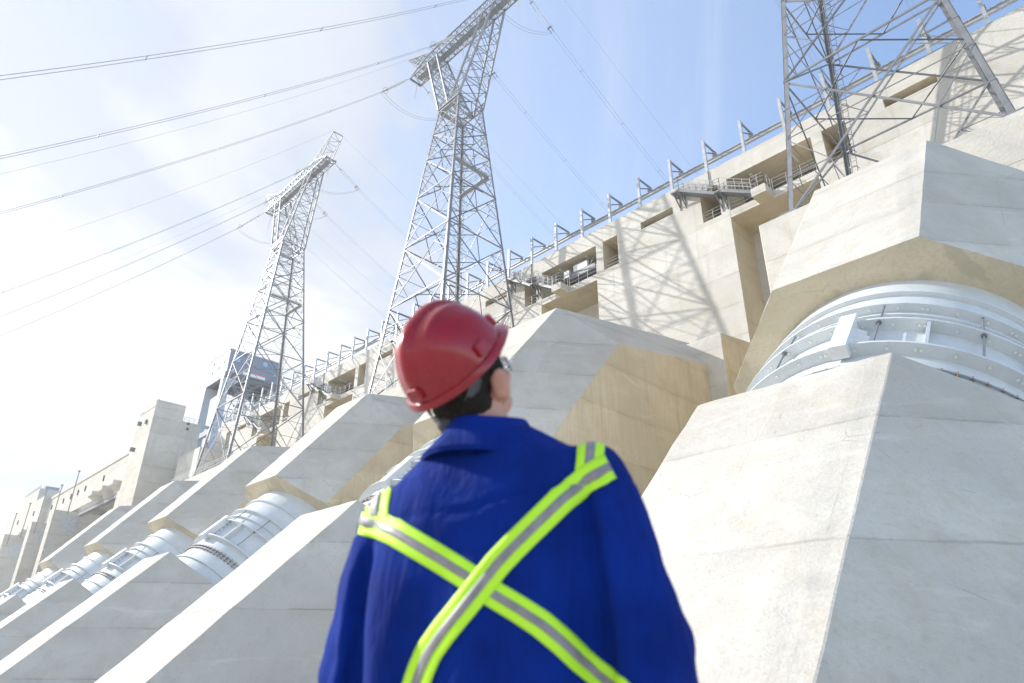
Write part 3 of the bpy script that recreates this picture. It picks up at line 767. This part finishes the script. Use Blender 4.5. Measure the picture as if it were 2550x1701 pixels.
for x in (X0+.9, X1-.9):
    for y in (Y0+.3, Y1-1.0):
        b = B(); b.hexa([(x-.7,y-1.0,ZF),(x+.7,y-1.0,ZF),(x+.7,y+1.2,ZF),(x-.7,y+1.2,ZF),(x-.7,y-.6,60.3),(x+.7,y-.6,60.3),(x+.7,y+.9,60.3),(x-.7,y+.9,60.3)])
        l_ = b.obj('leg', 'blue_light', g); bb_ = B()
        bb_.prism([(x-.5, y+.8, 60.2), (x-.5, y+3.2, 60.2), (x-.5, y+.8, 57.4)], (1.0, 0, 0)); bb_.obj('gusset', 'blue_light', l_)
sb = B()
for y in (Y0+.2, Y1-.9): sb.box((X0, y-.4, 47.2), (X1, y+.4, 48.4))
for x in (X0+.9, X1-.9): sb.box((x-.35, Y0, 50.6), (x+.35, Y1, 51.3))
sb.obj('sill_beam', 'blue_light', g)
ck = B(); ck.box((-154.5, 57.5, 57.8), (-151.2, 60.5, 58.1)); ck.box((-154, 58.0, 55.2), (-151.5, 60, 55.5)); railing(ck, [(-151.2,57.5,58.1),(-151.2,60.5,58.1)], 1.1, .05, 1)
for k in range(9): ck.bar((-150.6, 55.5+k*.45, 59.2-k*.62), (-149.6, 55.5+k*.45, 59.2-k*.62), .1)
for dx in (-150.6, -149.6): ck.bar((dx, 55.2, 59.5), (dx, 59.4, 53.7), .1, .2)
for k in range(6): ck.bar((-158+1.5*k, 56+.9*k, 51.5), (-156+1.2*k, 57+1.1*k, 57.0+.4*(k%3)), .16)
ck.obj('stair_platforms', 'galv', g)
B().box((-152.4, 58.4, 58.4), (-151.3, 59.3, 59.8)).obj('hook_block', 'yellow_paint', g)

lt = thing('lift_tower', 'tall square concrete lift tower left of the gantry crane', 'tower', (-156, 46, GROUND))
sh = B(); sh.box((-157.0, 40.6, -2), (-150, 46.6, 51.4)); sh.box((-164, 41.4, -2), (-156.9, 46.6, 50.6)); sh.box((-164, 46.5, -2), (-150.02, 50.6, 48.0)); me = sh.mesh('shaft', 'concrete_far'); bevel_mesh(me, .05, 1); link('shaft', me, lt)
B().box((-157.1, 40.5, 49.9), (-149.93, 46.62, 50.12)).obj('string_course', 'concrete_far', lt)
rl = B(); railing(rl, [(-163.6,41.6,50.6),(-157.3,41.6,50.6)], 1.1, .04, 1); rl.obj('roof_railing', 'galv', lt); rl = B(); railing(rl, [(-150.3,46.9,48),(-150.3,50,48)], 1.1, .04, 1); rl.obj('roof_railing', 'galv', lt)
for x_, y_, z_ in ((-160,42.2,53.4),(-152,41.5,52.4)): B().tube([(x_,y_,50.5),(x_,y_,z_)], .06, 5).obj('mast', 'galv', lt)
for x, z in ((-158.8, 48.0), (-153.6, 47.2), (-159.6, 42.4)): B().box((x-.35, 40.2, z-.4), (x+.35, 41.6, z+.4)).obj('floodlight', 'galv_dark', lt)
for z in (46.2, 47.4): B().box((-150.02, 47.6, z), (-149.9, 48.1, z+.5)).obj('vent', 'dark', lt)

sp = thing('spillway', 'far concrete spillway gatehouse with piers at the left edge', 'building', (-230, 46, GROUND))
SW = B(); SW.box((-252, 45.2, 38.4), (-166, 54, 46.2)); SW.obj('bridge_wall', 'concrete_far', sp)
SW = B(); SW.box((-252.5, 45.0, 46.2), (-166, 45.5, 47.0)); SW.obj('parapet', 'concrete_far', sp)
SW = B(); SW.box((-310, 43.6, 38.6), (-252, 54, 47.6)); SW.obj('bridge_wall', 'concrete_far', sp)
SW = B(); SW.box((-292, 44.2, 47.6), (-268, 53, 52.4)); SW.obj('lift_house', 'concrete_far', sp)
SW = B(); SW.box((-280, 46, 52.4), (-270, 50, 53.8)); railing(SW, [(-291,44.5,52.4),(-269,44.5,52.4)], 1.2, .06, 2.5); SW.obj('roof_plant', 'blue_paint', sp)
for u in (-166.2, -209.0, -232.6, -270.5, -292):
    wd = 4.2 if u > -240 else 3.6
    b = B(); b.box((u-wd-1.5, 39.2 if u < -190 else 43.0, -2), (u-1.5, 56, 36.6 if u > -250 else 37.6)); b.obj('pier', 'concrete_far', sp)
    if u < -190: B().box((u-1.52, 41.6, 31.2), (u-1.38, 45.0, 35.4)).obj('hatch', 'galv_light', sp)
for u in (-176, -184, -192, -258, -266):
    b = B(); b.prism([(u, 45.2, 38.4), (u, 41.8, 38.4), (u, 41.8, 37.4), (u, 45.2, 35.4)], (3.2, 0, 0)); b.obj('corbel', 'concrete_far', sp)
for u in (-170, -196, -212, -219, -226, -234, -247, -262, -284): B().box((u-.25, 44.95 if u > -252 else 43.35, 42.6), (u+.25, 45.25 if u > -252 else 43.65, 44.0)).obj('wall_lamp', 'dark', sp)
for u0, u1 in ((-229, -213.5), (-250, -236.5), (-206.5, -170)):
    B().box((u0, 52, 10), (u1, 52.6, 38.4)).obj('gate', 'galv_dark', sp)
    B().box((u0, 43.8, 35.0), (u1, 44.8, 35.7)).obj('walkway', 'galv', sp)
    r = B(); railing(r, [(u0,43.9,35.7),(u1,43.9,35.7)], 1.2, .06, 2); 
    for j in range(6): r.bar((u0+2*j, 46, 36), (u0+2*j+1.5, 47, 38.2), .2)
    r.obj('walkway_railing', 'galv_light', sp)
for u, z0, z1 in ((-199, 34, 44.6), (-214, 34, 43.5), (-232, 33, 45), (-250, 34, 44), (-268, 34, 43.5), (-300, 30, 44.6)):
    b = B(); b.tube([(u, 40, z0), (u, 40, z1)], .12, 6); b.box((u-.5, 39.7, z1), (u+.5, 40.2, z1+.25)); tag(b.obj('lamp_post', 'galv'), f'{["tallest thin lamp post on the spillway, nearest the lift tower","second thin lamp post left of the lift tower","third thin lamp post left of the lift tower","third thin lamp post from the left frame edge","second thin lamp post from the left frame edge","thin lamp post at the very left frame edge"][[-199,-214,-232,-250,-268,-300].index(u)]}', 'lamp post', 'spillway lamp posts')
# ------------------------------------------------------------------ the worker
AWAY = Vector((-math.sin(YAW), math.cos(YAW), 0)); RGT = Vector((math.cos(YAW), math.sin(YAW), 0))
def solid_ellipsoid(bm_b, c, ax, n=20, m=14, rot=None):
    vs = []; fs = []
    for i in range(m+1):
        ph = math.pi*i/m
        for j in range(n):
            th = 2*math.pi*j/n; p = V3(ax[0]*math.sin(ph)*math.cos(th), ax[1]*math.sin(ph)*math.sin(th), ax[2]*math.cos(ph))
            vs.append(Vector(c)+(rot @ p if rot else p))
    for i in range(m):
        for j in range(n): fs.append((i*n+j, (i+1)*n+j, (i+1)*n+(j+1)%n, i*n+(j+1)%n))
    bm_b.add(vs, fs)
def limb(b, pts, rs, n=16):
    b.tube(pts, list(rs), n)
    for p, r in zip(pts, rs): solid_ellipsoid(b, p, (r*1.0, r*1.0, r*1.0), 14, 10)
def rings(b, data, n=36, ex=2.3):
    """data: (z, cx, cy, half width, half depth)"""
    vs = []; fs = []
    for (z, cx, cy, a, d) in data:
        for j in range(n):
            t = 2*math.pi*j/n; c, s = math.cos(t), math.sin(t)
            vs.append((cx+a*math.copysign(abs(c)**(2/ex), c), cy+d*math.copysign(abs(s)**(2/ex), s), z))
    k = len(data)
    for i in range(k-1):
        for j in range(n): fs.append((i*n+j, i*n+(j+1)%n, (i+1)*n+(j+1)%n, (i+1)*n+j))
    fs += [tuple(range(n))[::-1], tuple((k-1)*n+j for j in range(n))]
    b.add(vs, fs)
def remeshed(b, voxel, smooth_it=6):
    me = bpy.data.meshes.new('tmp'); me.from_pydata(b.v, [], b.f)
    bm = bmesh.new(); bm.from_mesh(me); bmesh.ops.triangulate(bm, faces=bm.faces); bmesh.ops.recalc_face_normals(bm, faces=bm.faces); bm.to_mesh(me); bm.free()
    o = bpy.data.objects.new('tmp', me); COL.objects.link(o)
    r = o.modifiers.new('r', 'REMESH'); r.mode = 'VOXEL'; r.voxel_size = voxel
    s = o.modifiers.new('s', 'SMOOTH'); s.iterations = smooth_it; s.factor = .5
    bpy.context.view_layer.update(); dg = bpy.context.evaluated_depsgraph_get()
    out = bpy.data.meshes.new_from_object(o.evaluated_get(dg)); bpy.data.objects.remove(o); bpy.data.meshes.remove(me)
    for p in out.polygons: p.use_smooth = True
    return out
from mathutils import noise as mnoise

BODY_YAW = rad(-17)                                  # turned a little to his right
MAN0 = Vector((CAMP[0], CAMP[1], 0)) + RGT*(-.040) + AWAY*1.385
Rb = Matrix.Rotation(YAW+BODY_YAW, 4, 'Z')
MW = Matrix.Translation((MAN0.x, MAN0.y, GROUND)) @ Rb      # man frame: x right, y forward, z up
q = NT('skin'); P = q.O(); c = q.mix(q.rng(q.noise(P, 18, 4), .35, .7), (.52, .27, .19), (.44, .20, .14)); q.bump(q.noise(P, 400, 3), .15, .002); M['skin'] = q.set(c, .5, 0, Subsurface_Weight=.15, Subsurface_Radius=(.01, .004, .002))
q = NT('hair'); P = q.O(); c = q.mix(q.rng(q.noise(q.mapping(P, (1, 1, .15)), 240, 3), .3, .7), (.012, .009, .008), (.03, .022, .018)); q.bump(q.noise(q.mapping(P, (1, 1, .12)), 260, 3), .8, .006); M['hair'] = q.set(c, .8, 0, Specular_IOR_Level=.2)
def cloth(name, base, dark):
    q = NT(name); P = q.O()
    c = q.mix(q.rng(q.noise(P, 7, 5, .6), .3, .7), base, dark)
    c = q.mix(q.math('MULTIPLY', q.rng(q.noise(P, 900, 2), .4, .8), .25), c, tuple(x*.6 for x in base))
    h = q.math('ADD', q.math('MULTIPLY', q.noise(q.mapping(P, (9, 9, 2.2)), 1.6, 4, .55, .6), 1.0), q.math('MULTIPLY', q.noise(P, 700, 2), .04))
    q.bump(h, .8, .03)
    return q.set(c, .9, 0, Specular_IOR_Level=.15)
M['blue_cloth'] = cloth('royal_blue_cloth', (.001, .024, .225), (.001, .015, .145))
q = NT('lime_tape'); M['lime'] = q.set((.50, .86, .02), .6, 0, Emission_Strength=0.0)
q = NT('silver_tape'); P = q.O(); c = q.mix(q.rng(q.noise(P, 40, 3), .35, .7), (.27, .24, .25), (.20, .18, .19)); M['silver'] = q.set(c, .5, .0)
q = NT('helmet_red'); P = q.O(); c = q.mix(q.rng(q.noise(P, 9, 5), .3, .75), (.29, .004, .013), (.23, .003, .010)); M['helmet'] = q.set(c, q.rng(q.noise(P, 25, 4), .3, .7, .20, .32), 0, Coat_Weight=.30, Coat_Roughness=.06, Specular_IOR_Level=.35)
q = NT('strap_grey'); M['strap'] = q.set((.065, .07, .075), .5, 0)
q = NT('boot_leather'); M['boot'] = q.set((.05, .035, .025), .6, 0)

man = thing('person', 'worker in blue coverall with lime reflective cross, seen from behind, looking up', 'person', (MAN0.x, MAN0.y, GROUND))
def mlink(name, me, par, mat=None):
    if mat is not None:
        me.materials.clear(); me.materials.append(M[mat])
    me.transform(MW); return link(name, me, par)

# --- head frame
HY, HP, HR = rad(-38), rad(41), rad(0)               # turned right and tipped up, relative to the view direction
Hrot = (Matrix.Rotation(YAW+HY, 3, 'Z') @ Matrix.Rotation(HP, 3, 'X') @ Matrix.Rotation(HR, 3, 'Y'))
MWi = MW.inverted()
def px_point(x, y, dist):
    d = Vector(px_ray(x, y)); return Vector(CAMP)+d*(dist/d.dot(AWAY))
HELM = px_point(1140, 912, 1.375)                    # centre of the helmet's rim plane, in the world
HH = Matrix.Translation(HELM) @ (Hrot @ Matrix.Rotation(rad(-7), 3, 'Z') @ Matrix.Rotation(rad(16), 3, 'X')).to_4x4()   # hat pushed back a little
HC = HELM + Hrot @ V3(.008, .006, -.022)                  # skull centre
HCm = MWi @ HC; Hm = (MWi.to_3x3() @ Hrot)
def hp(x, y, z): return HCm + Hm @ V3(x, y, z)

# --- body: one continuous figure
b = B(); V = 1
solid_ellipsoid(b, hp(0, -.008, .018), (.077, .098, .098), 28, 20, Hm)         # cranium
solid_ellipsoid(b, hp(0, .026, -.050), (.062, .068, .075), 24, 18, Hm)         # face mass
solid_ellipsoid(b, hp(0, .045, -.098), (.044, .046, .034), 20, 14, Hm)         # jaw and chin
solid_ellipsoid(b, hp(0, .075, -.112), (.022, .018, .018), 14, 10, Hm)
solid_ellipsoid(b, hp(0, .093, -.045), (.013, .022, .020), 14, 10, Hm); solid_ellipsoid(b, hp(0, .088, -.022), (.009, .012, .028), 14, 10, Hm)   # nose
for sx in (-1, 1):
    solid_ellipsoid(b, hp(sx*.034, .066, -.048), (.024, .024, .020), 14, 10, Hm)   # cheekbone
    solid_ellipsoid(b, hp(sx*.030, .080, .004), (.024, .012, .009), 14, 10, Hm)    # brow
    er = Hm @ Matrix.Rotation(sx*rad(-34), 3, 'Z') @ Matrix.Rotation(rad(-12), 3, 'X')
    solid_ellipsoid(b, hp(sx*.090, -.020, -.040), (.0085, .024, .037), 18, 16, er); solid_ellipsoid(b, hp(sx*.080, -.008, -.068), (.010, .013, .016), 12, 10, er); solid_ellipsoid(b, hp(sx*.079, -.006, -.040), (.010, .014, .026), 12, 10, er)
for dz, r in ((-.079, .007), (-.089, .008)): solid_ellipsoid(b, hp(0, .084, dz), (.022, .010, r), 14, 10, Hm)  # lips
nb = V3(-.012, .002, 1.50); limb(b, [V3(-.01, .0, 1.42), nb, (nb+hp(0, -.012, -.06))/2, hp(0, -.012, -.06)], [.075, .069, .066, .068], 20)
rings(b, [(.90,0,0,.155,.105),(1.05,0,0,.145,.10),(1.2,0,0,.16,.11),(1.33,0,0,.17,.11),(1.42,0,-.005,.15,.09),(1.47,0,-.005,.09,.07)])
ARM = {1: [V3(.175,-.01,1.425), V3(.292,-.035,1.135), V3(.275,.13,.915)], -1: [V3(-.178,.0,1.42), V3(-.262,.01,1.14), V3(-.255,.145,.91)]}
for sx in (-1, 1):
    a = ARM[sx]; limb(b, a, [.052, .042, .030], 16)
    # hand: palm, four fingers and a thumb, loosely curled
    w = a[2]; d = (a[2]-a[1]).normalized(); side = V3(0, -1, 0) - d*(V3(0,-1,0).dot(d)); side.normalize(); inn = d.cross(side)*(-sx); inn.normalize()
    palm = w+d*.055; rotm = Matrix((side, inn, d)).transposed(); solid_ellipsoid(b, palm, (.040, .016, .052), 16, 12, rotm)
    for k, (off, ln) in enumerate(((.030,.068),(.010,.076),(-.010,.071),(-.029,.056))):
        p0 = palm+d*.038+side*off; p1 = p0+d*ln*.45+inn*.006; p2 = p1+d*ln*.30+inn*.018; p3 = p2+d*ln*.18+inn*.022
        limb(b, [p0, p1, p2, p3], [.0098, .0092, .0085, .0075], 10)
    p0 = palm-d*.012+side*.034; p1 = p0+side*.024+d*.026+inn*.010; p2 = p1+d*.030+side*.006+inn*.014
    limb(b, [p0, p1, p2], [.012, .0105, .009], 10)
LEG = {sx: [V3(sx*.095, 0, .93), V3(sx*.115, .015, .50), V3(sx*.13, -.02, .09)] for sx in (-1, 1)}
for sx in (-1, 1):
    limb(b, LEG[sx], [.085, .055, .038], 16); limb(b, [LEG[sx][2]+V3(0,0,-.02), LEG[sx][2]+V3(0,.13,-.035)], [.04,.03], 12)
body = mlink('body', remeshed(b, .0055, 4), man, 'skin')

# --- coverall: torso, sleeves and trousers, one mesh with cloth folds
b = B()
rings(b, [(.80,0,.0,.175,.130),(.90,0,.0,.205,.145),(1.00,0,0,.238,.150),(1.10,0,-.005,.242,.150),(1.20,0,-.010,.236,.150),(1.30,0,-.015,.228,.148),(1.40,0,-.015,.220,.140),(1.455,0,-.012,.214,.128),(1.492,-.002,-.010,.196,.116),(1.520,-.005,-.006,.166,.104),(1.552,-.008,-.004,.130,.094),(1.582,-.012,0,.096,.084)], 44, 2.5)
for sx in (-1, 1):
    a = ARM[sx]; sh = V3(sx*.196, -.005, 1.428)
    limb(b, [sh, sh.lerp(a[1], .3), sh.lerp(a[1], .65), a[1]], [.083, .090, .090, .088], 20)
    limb(b, [a[1], a[1].lerp(a[2], .5), a[2]+(a[2]-a[1]).normalized()*-.01], [.088, .078, .060], 18)
    l = LEG[sx]; limb(b, [l[0], l[0].lerp(l[1], .5), l[1], l[1].lerp(l[2], .55), l[2]+V3(0,0,.0)], [.125, .105, .088, .085, .085], 20)
me = remeshed(b, .0095, 5)
for v in me.vertices: v.co.z += (.20 if v.co.x > 0 else .085)*v.co.x*min(1, max(0, (v.co.z-1.1)/.3))      # right shoulder carried higher
bm = bmesh.new(); bm.from_mesh(me); bm.normal_update()
for v in bm.verts:
    p = v.co
    n1 = mnoise.noise(V3(p.x*5.0, p.y*5.0, p.z*1.9+3))                       # broad vertical folds
    n2 = mnoise.noise(V3(p.x*15+9, p.y*15, p.z*5.5))
    drag = math.sin((p.x*9-p.z*7)*2.2+3*n1)                                  # drag lines across the back
    arm = min(1, max(0, (abs(p.x)-.20)/.06)); crumple = mnoise.noise(V3(p.x*11, p.y*11, p.z*17+5))
    low = min(1, max(0, (1.40-p.z)/.2))
    d = low*(.021*n1+.007*n2+.004*drag) + arm*low*.011*crumple
    # armhole creases and long hanging folds on the back and sleeves
    if .95 < p.z < 1.50:
        xc = (.212 if p.x > 0 else .208)+(1.45-p.z)*(.10 if p.x > 0 else .06); back = min(1, max(0, (.02-p.y)/.05)); top = min(1, max(0, ((1.475 if p.x > 0 else 1.375)-p.z)/.07))
        d -= (.022 if p.x > 0 else .016)*math.exp(-((abs(p.x)-xc)/.012)**2)*back*top
        d += .009*math.exp(-((abs(p.x)-xc-.030)/.014)**2)*back*top
    hang = min(1, max(0, (1.36-p.z)/.22))
    d += hang*.0065*math.sin(p.x*46+5*mnoise.noise(V3(p.x*3, p.y*3, p.z*1.6+8)))*(.4+.6*abs(mnoise.noise(V3(p.x*4+2, 7, p.z*2))))*2
    if p.y < 0 and abs(p.z-1.405-.03*abs(p.x)-(.20 if p.x > 0 else .085)*p.x) < .006: d -= .004          # yoke seam
    v.co = p+v.normal*d
bm.to_mesh(me); bm.free()
for p in me.polygons: p.use_smooth = True
coverall = mlink('coverall', me, man, 'blue_cloth')
bvh = BVHTree.FromPolygons([v.co.copy() for v in coverall.data.vertices], [tuple(p.vertices) for p in coverall.data.polygons])

# collar folded down round the neck
cb = B(); n = 48; vs = []; fs = []
prof = [(z[0]*1.06, z[1]+.018) for z in [(.066, 1.520), (.067, 1.566), (.070, 1.588), (.077, 1.590), (.090, 1.566), (.130, 1.513), (.127, 1.503), (.080, 1.552), (.072, 1.566)]]
for j in range(n):
    t = 2*math.pi*j/n; fr = max(0, math.sin(t))                                # front opening lies lower
    for (r, z) in prof:
        rr = r*(1+.05*math.sin(3*t+1)); vs.append((-.014+rr*1.02*math.cos(t), .002+rr*1.0*math.sin(t), z-.05*fr*fr+.010*math.cos(t)+.006*math.sin(2*t)))
k = len(prof)
for j in range(n):
    for i in range(k): fs.append((j*k+i, j*k+(i+1)%k, ((j+1)%n)*k+(i+1)%k, ((j+1)%n)*k+i))
cb.add(vs, fs); mlink('collar', cb.mesh('collar', 'blue_cloth', True), man)

# reflective cross, laid on the cloth
def T(x, y): return (820+.4471*x, 1000+.4471*y)
def tape(name, line, width, off, mat, par, cross=7, n=60, w0=None):
    """line in photo pixels picks where on the back the tape runs; it is draped on the coverall"""
    P_ = [Vector((*T(*p), 0)) for p in line]; L = [0]
    for a, c_ in zip(P_[:-1], P_[1:]): L.append(L[-1]+(c_-a).length)
    def at(s):
        for i in range(len(L)-1):
            if s <= L[i+1] or i == len(L)-2:
                f = (s-L[i])/(L[i+1]-L[i]); return P_[i].lerp(P_[i+1], f)
    vs = []; fs = []
    rows = []
    for i in range(n+1):
        s = L[-1]*i/n; c_ = at(s); tdir = (at(min(L[-1], s+14))-at(max(0, s-14))).normalized(); nr = Vector((-tdir.y, tdir.x, 0))
        row = []
        for j in range(cross):
            p = c_+nr*((j/(cross-1)-.5)*width*.4471); d = Vector(px_ray(p.x, p.y)); hit = bvh.ray_cast(Vector(CAMP), d, 2.2)
            row.append(hit[0]+hit[1]*off if hit[0] is not None else None)
        rows.append(row)
    idx = {}
    for i, r in enumerate(rows):
        for j, p in enumerate(r):
            if p is not None: idx[(i,j)] = len(vs); vs.append(p)
    for i in range(n):
        for j in range(cross-1):
            k4 = [(i,j),(i+1,j),(i+1,j+1),(i,j+1)]
            if all(k in idx for k in k4):
                q4 = [vs[idx[k]] for k in k4]
                if max((q4[a]-q4[c_]).length for a, c_ in ((0,1),(1,2),(2,3),(3,0))) < .05: fs.append(tuple(idx[k] for k in k4))
    me = bpy.data.meshes.new(name); me.from_pydata(vs, [], fs); me.materials.append(M[mat])
    bm = bmesh.new(); bm.from_mesh(me)
    bmesh.ops.recalc_face_normals(bm, faces=bm.faces)
    for f in bm.faces: f.smooth = True
    ctr = Vector(CAMP)
    if sum(f.normal.dot(ctr-f.calc_center_median()) for f in bm.faces) < 0: bmesh.ops.reverse_faces(bm, faces=bm.faces)
    ex = bmesh.ops.solidify(bm, geom=bm.faces[:], thickness=.0016)
    bm.to_mesh(me); bm.free()
    return link(name, me, par)
LA = [(180,668),(280,690),(365,728),(460,785),(620,880),(770,975),(850,1030),(925,1080),(1060,1160),(1180,1240),(1290,1335),(1400,1440),(1530,1545),(1640,1640),(1760,1760)]
LB = [(1560,370),(1500,400),(1430,440),(1300,540),(1150,690),(1040,800),(940,905),(850,1020),(740,1160),(640,1285),(560,1400),(520,1490),(480,1600),(450,1720)]
LC = [(1460,170),(1458,215),(1456,260),(1452,300),(1447,345),(1440,395)]
LD = [(290,430),(275,490),(265,540),(258,590),(256,640)]
for nm, ln, lift in (('left shoulder', LA, 0), ('collar strip', LC, 0), ('collar strip', LD, 0), ('right', LB, .0022)):
    wd = 152 if ln in (LA, LB) else 150
    t_ = tape('reflective_tape', ln, wd, .0030+lift, 'lime', man); tape('silver_stripe', ln, 48, .0042+lift, 'silver', t_, 4)

# hair, boots
b = B(); solid_ellipsoid(b, hp(0, -.014, .012), (.0815, .100, .100), 28, 20, Hm); solid_ellipsoid(b, hp(0, -.054, -.056), (.072, .056, .088), 24, 18, Hm)
for sx in (-1, 1): solid_ellipsoid(b, hp(sx*.068, .012, -.006), (.014, .028, .036), 14, 12, Hm)
solid_ellipsoid(b, hp(0, -.054, -.116), (.072, .048, .062), 20, 14, Hm)
me = remeshed(b, .005, 3)
for v in me.vertices: v.co += v.normal*.0035*mnoise.noise(v.co*90)
mlink('hair', me, man, 'hair')
for sx in (-1, 1):
    b = B(); a = LEG[sx][2]; limb(b, [a+V3(0,0,.06), a+V3(0,.0,-.03)], [.058, .052], 16); limb(b, [V3(a.x, a.y-.03, .045), V3(a.x+sx*.01, a.y+.16, .040)], [.045, .043], 16)
    b.box((a.x-.05, a.y-.085, 0.0), (a.x+.055, a.y+.21, .03)); mlink('boot', remeshed(b, .008, 3), man, 'boot')

# --- hard hat
hat = thing('hard_hat', 'glossy red hard hat worn by the worker', 'hard hat', HELM)
def hlink(name, bb, mat, par, smooth=True):
    me = bb.mesh(name, mat, smooth); me.transform(HH); return link(name, me, par)
AX, AY, AZ = .112, .130, .142
def shell(u, th):
    """u 0 rim .. 1 crown, th 0 = right, 90 = front"""
    c, s = math.cos(th), math.sin(th); ph = u*math.pi/2
    rr = math.cos(ph)**.88; zz = math.sin(ph)**.92
    x, y, z = AX*c*rr, AY*s*rr-.006, AZ*zz
    if u > .12:                                       # raised centre rib from front to back
        k = max(0, 1-(abs(x)/.021)**2)**.5 if abs(x) < .021 else 0
        f = min(1, (u-.12)/.15); z += .011*k*f*zz; y += .007*k*f*s
        k2 = math.exp(-((abs(x)-.050)/.010)**2)*min(1, max(0, (u-.35)/.2)); z += .004*k2
    return V3(x, y, z)
b = B(); n, m = 96, 40; vs = []; fs = []
for i in range(m+1):
    for j in range(n): vs.append(shell(i/m, 2*math.pi*j/n))
for i in range(m):
    for j in range(n): fs.append((i*n+j, i*n+(j+1)%n, (i+1)*n+(j+1)%n, (i+1)*n+j))
b.add(vs, fs); hlink('shell', b, 'helmet', hat)
b = B(); vs = []; fs = []                              # rim gutter and peak
for j in range(n):
    th = 2*math.pi*j/n; p = shell(0, th); c, s = math.cos(th), math.sin(th); fr = max(0, s); pk = .032*fr**5
    nx = V3(c/AX, s/AY, 0).normalized(); ow = .009+pk
    vs += [p+V3(0,0,.013), p+nx*.0045+V3(0,0,.012), p+nx*ow+V3(0,0,.002-.010*fr**4), p+nx*ow+V3(0,0,-.004-.010*fr**4), p+nx*.002+V3(0,0,-.003), p-nx*.003+V3(0,0,.006)]
for j in range(n):
    for i in range(6): fs.append((j*6+i, j*6+(i+1)%6, ((j+1)%n)*6+(i+1)%6, ((j+1)%n)*6+i))
b.add(vs, fs); hlink('brim', b, 'helmet', hat)
for th, w in ((-4, .019), (184, .019), (58, .013), (122, .013), (-90, .020)):   # accessory slots round the rim
    t = rad(th); p = shell(.14, t); nx = V3(math.cos(t)/AX, math.sin(t)/AY, .12/AZ).normalized(); tg = V3(-nx.y, nx.x, 0).normalized(); up = nx.cross(tg)
    bb = B(); rot = Matrix((tg, nx, up)).transposed(); bx = []
    for (sx_, sy_, sz_) in ((-1,-1,-1),(1,-1,-1),(1,1,-1),(-1,1,-1),(-1,-1,1),(1,-1,1),(1,1,1),(-1,1,1)):
        bx.append(p+rot @ V3(sx_*w*(1 if sz_ < 0 else .85), sy_*.010, sz_*.014))
    bb.hexa(bx); me = bb.mesh('accessory_slot', 'helmet'); bevel_mesh(me, .004, 2); me.transform(HH); link('accessory_slot', me, hat)
sb = B()                                                # inside of the shell
vs = []; fs = []
for i in range(0, m+1, 4):
    for j in range(0, n, 4): vs.append(shell(i/m, 2*math.pi*j/n)*.97)
n4 = n//4
for i in range(m//4):
    for j in range(n4): fs.append((i*n4+j, i*n4+(j+1)%n4, (i+1)*n4+(j+1)%n4, (i+1)*n4+j))
sb.add(vs, fs); hlink('liner', sb, 'strap', hat)
def band(name, a0, a1, rx, ry, z0, z1, w, mat, drop=0, n_=28):
    bb = B(); vs = []; fs = []
    for i in range(n_+1):
        f = i/n_; t = rad(a0+(a1-a0)*f); zc_ = z0+(z1-z0)*f-drop*math.sin(math.pi*f)
        for (k, dz) in ((1, -w/2), (1, w/2), (1.035, w/2), (1.035, -w/2)): vs.append(V3(rx*k*math.cos(t), ry*k*math.sin(t)-.012, zc_+dz))
    for i in range(n_):
        for j in range(4): fs.append((i*4+j, i*4+(j+1)%4, (i+1)*4+(j+1)%4, (i+1)*4+j))
    fs += [(0,1,2,3), (n_*4+3, n_*4+2, n_*4+1, n_*4)]
    bb.add(vs, fs); return hlink(name, bb, mat, hat)
band('nape_strap', -20, 200, .094, .112, -.014, -.014, .020, 'strap', 0) if False else None
band('nape_strap', -18, -162, .090, .106, -.010, -.010, .026, 'dark', .052)
band('strap_arm', -22, -50, .091, .107, -.004, -.046, .022, 'strap', 0, 12); band('strap_arm', -158, -130, .091, .107, -.004, -.046, .022, 'strap', 0, 12)
kb = B(); solid_ellipsoid(kb, V3(0, -.122, -.066), (.026, .014, .022), 18, 12); hlink('ratchet_knob', kb, 'dark', hat)

# --- safety glasses
gl = thing('safety_glasses', 'clear safety glasses on the worker, just showing past the hard hat', 'glasses', HC)
HG = Matrix.Translation(HC) @ Hrot.to_4x4()
q = NT('clear_plastic'); M['clear'] = q.set((.85, .87, .9), .05, 0, Transmission_Weight=.9, IOR=1.4)
for sx in (-1, 1):
    bb = B(); bb.tube([V3(sx*.080, -.01, -.022), V3(sx*.082, .03, -.018), V3(sx*.076, .085, -.016), V3(sx*.060, .104, -.016)], .0025, 6); me = bb.mesh('temple', 'clear', True); me.transform(HG); link('temple', me, gl)
bb = B(); vs = []; fs = []
for i in range(21):
    t = rad(22+136*i/20)
    for z in (-.038, -.024, -.008): vs.append(V3(.078*math.cos(t), .030+.082*math.sin(t), z))
for i in range(20):
    for j in range(2): fs.append((i*3+j, i*3+j+1, i*3+j+4, i*3+j+3))
bb.add(vs, fs); me = bb.mesh('lens', 'clear', True)
bm = bmesh.new(); bm.from_mesh(me); bmesh.ops.solidify(bm, geom=bm.faces[:], thickness=.002); bm.to_mesh(me); bm.free(); me.transform(HG); link('lens', me, gl)

# ------------------------------------------------------------------ air
b = B().box((-420, -90, GROUND-1.0), (80, 140, 92))
hm = bpy.data.materials.new('air'); hm.use_nodes = True; ht = hm.node_tree
for n_ in list(ht.nodes): ht.nodes.remove(n_)
pv = ht.nodes.new('ShaderNodeVolumePrincipled'); pv.inputs['Color'].default_value = (.93, .96, 1, 1); pv.inputs['Density'].default_value = .0005; pv.inputs['Anisotropy'].default_value = .55
mo = ht.nodes.new('ShaderNodeOutputMaterial'); ht.links.new(pv.outputs[0], mo.inputs['Volume'])
M['air'] = hm
tag(b.obj('haze', 'air'), 'thin bright haze filling the air over the whole dam site', 'haze', kind='stuff')
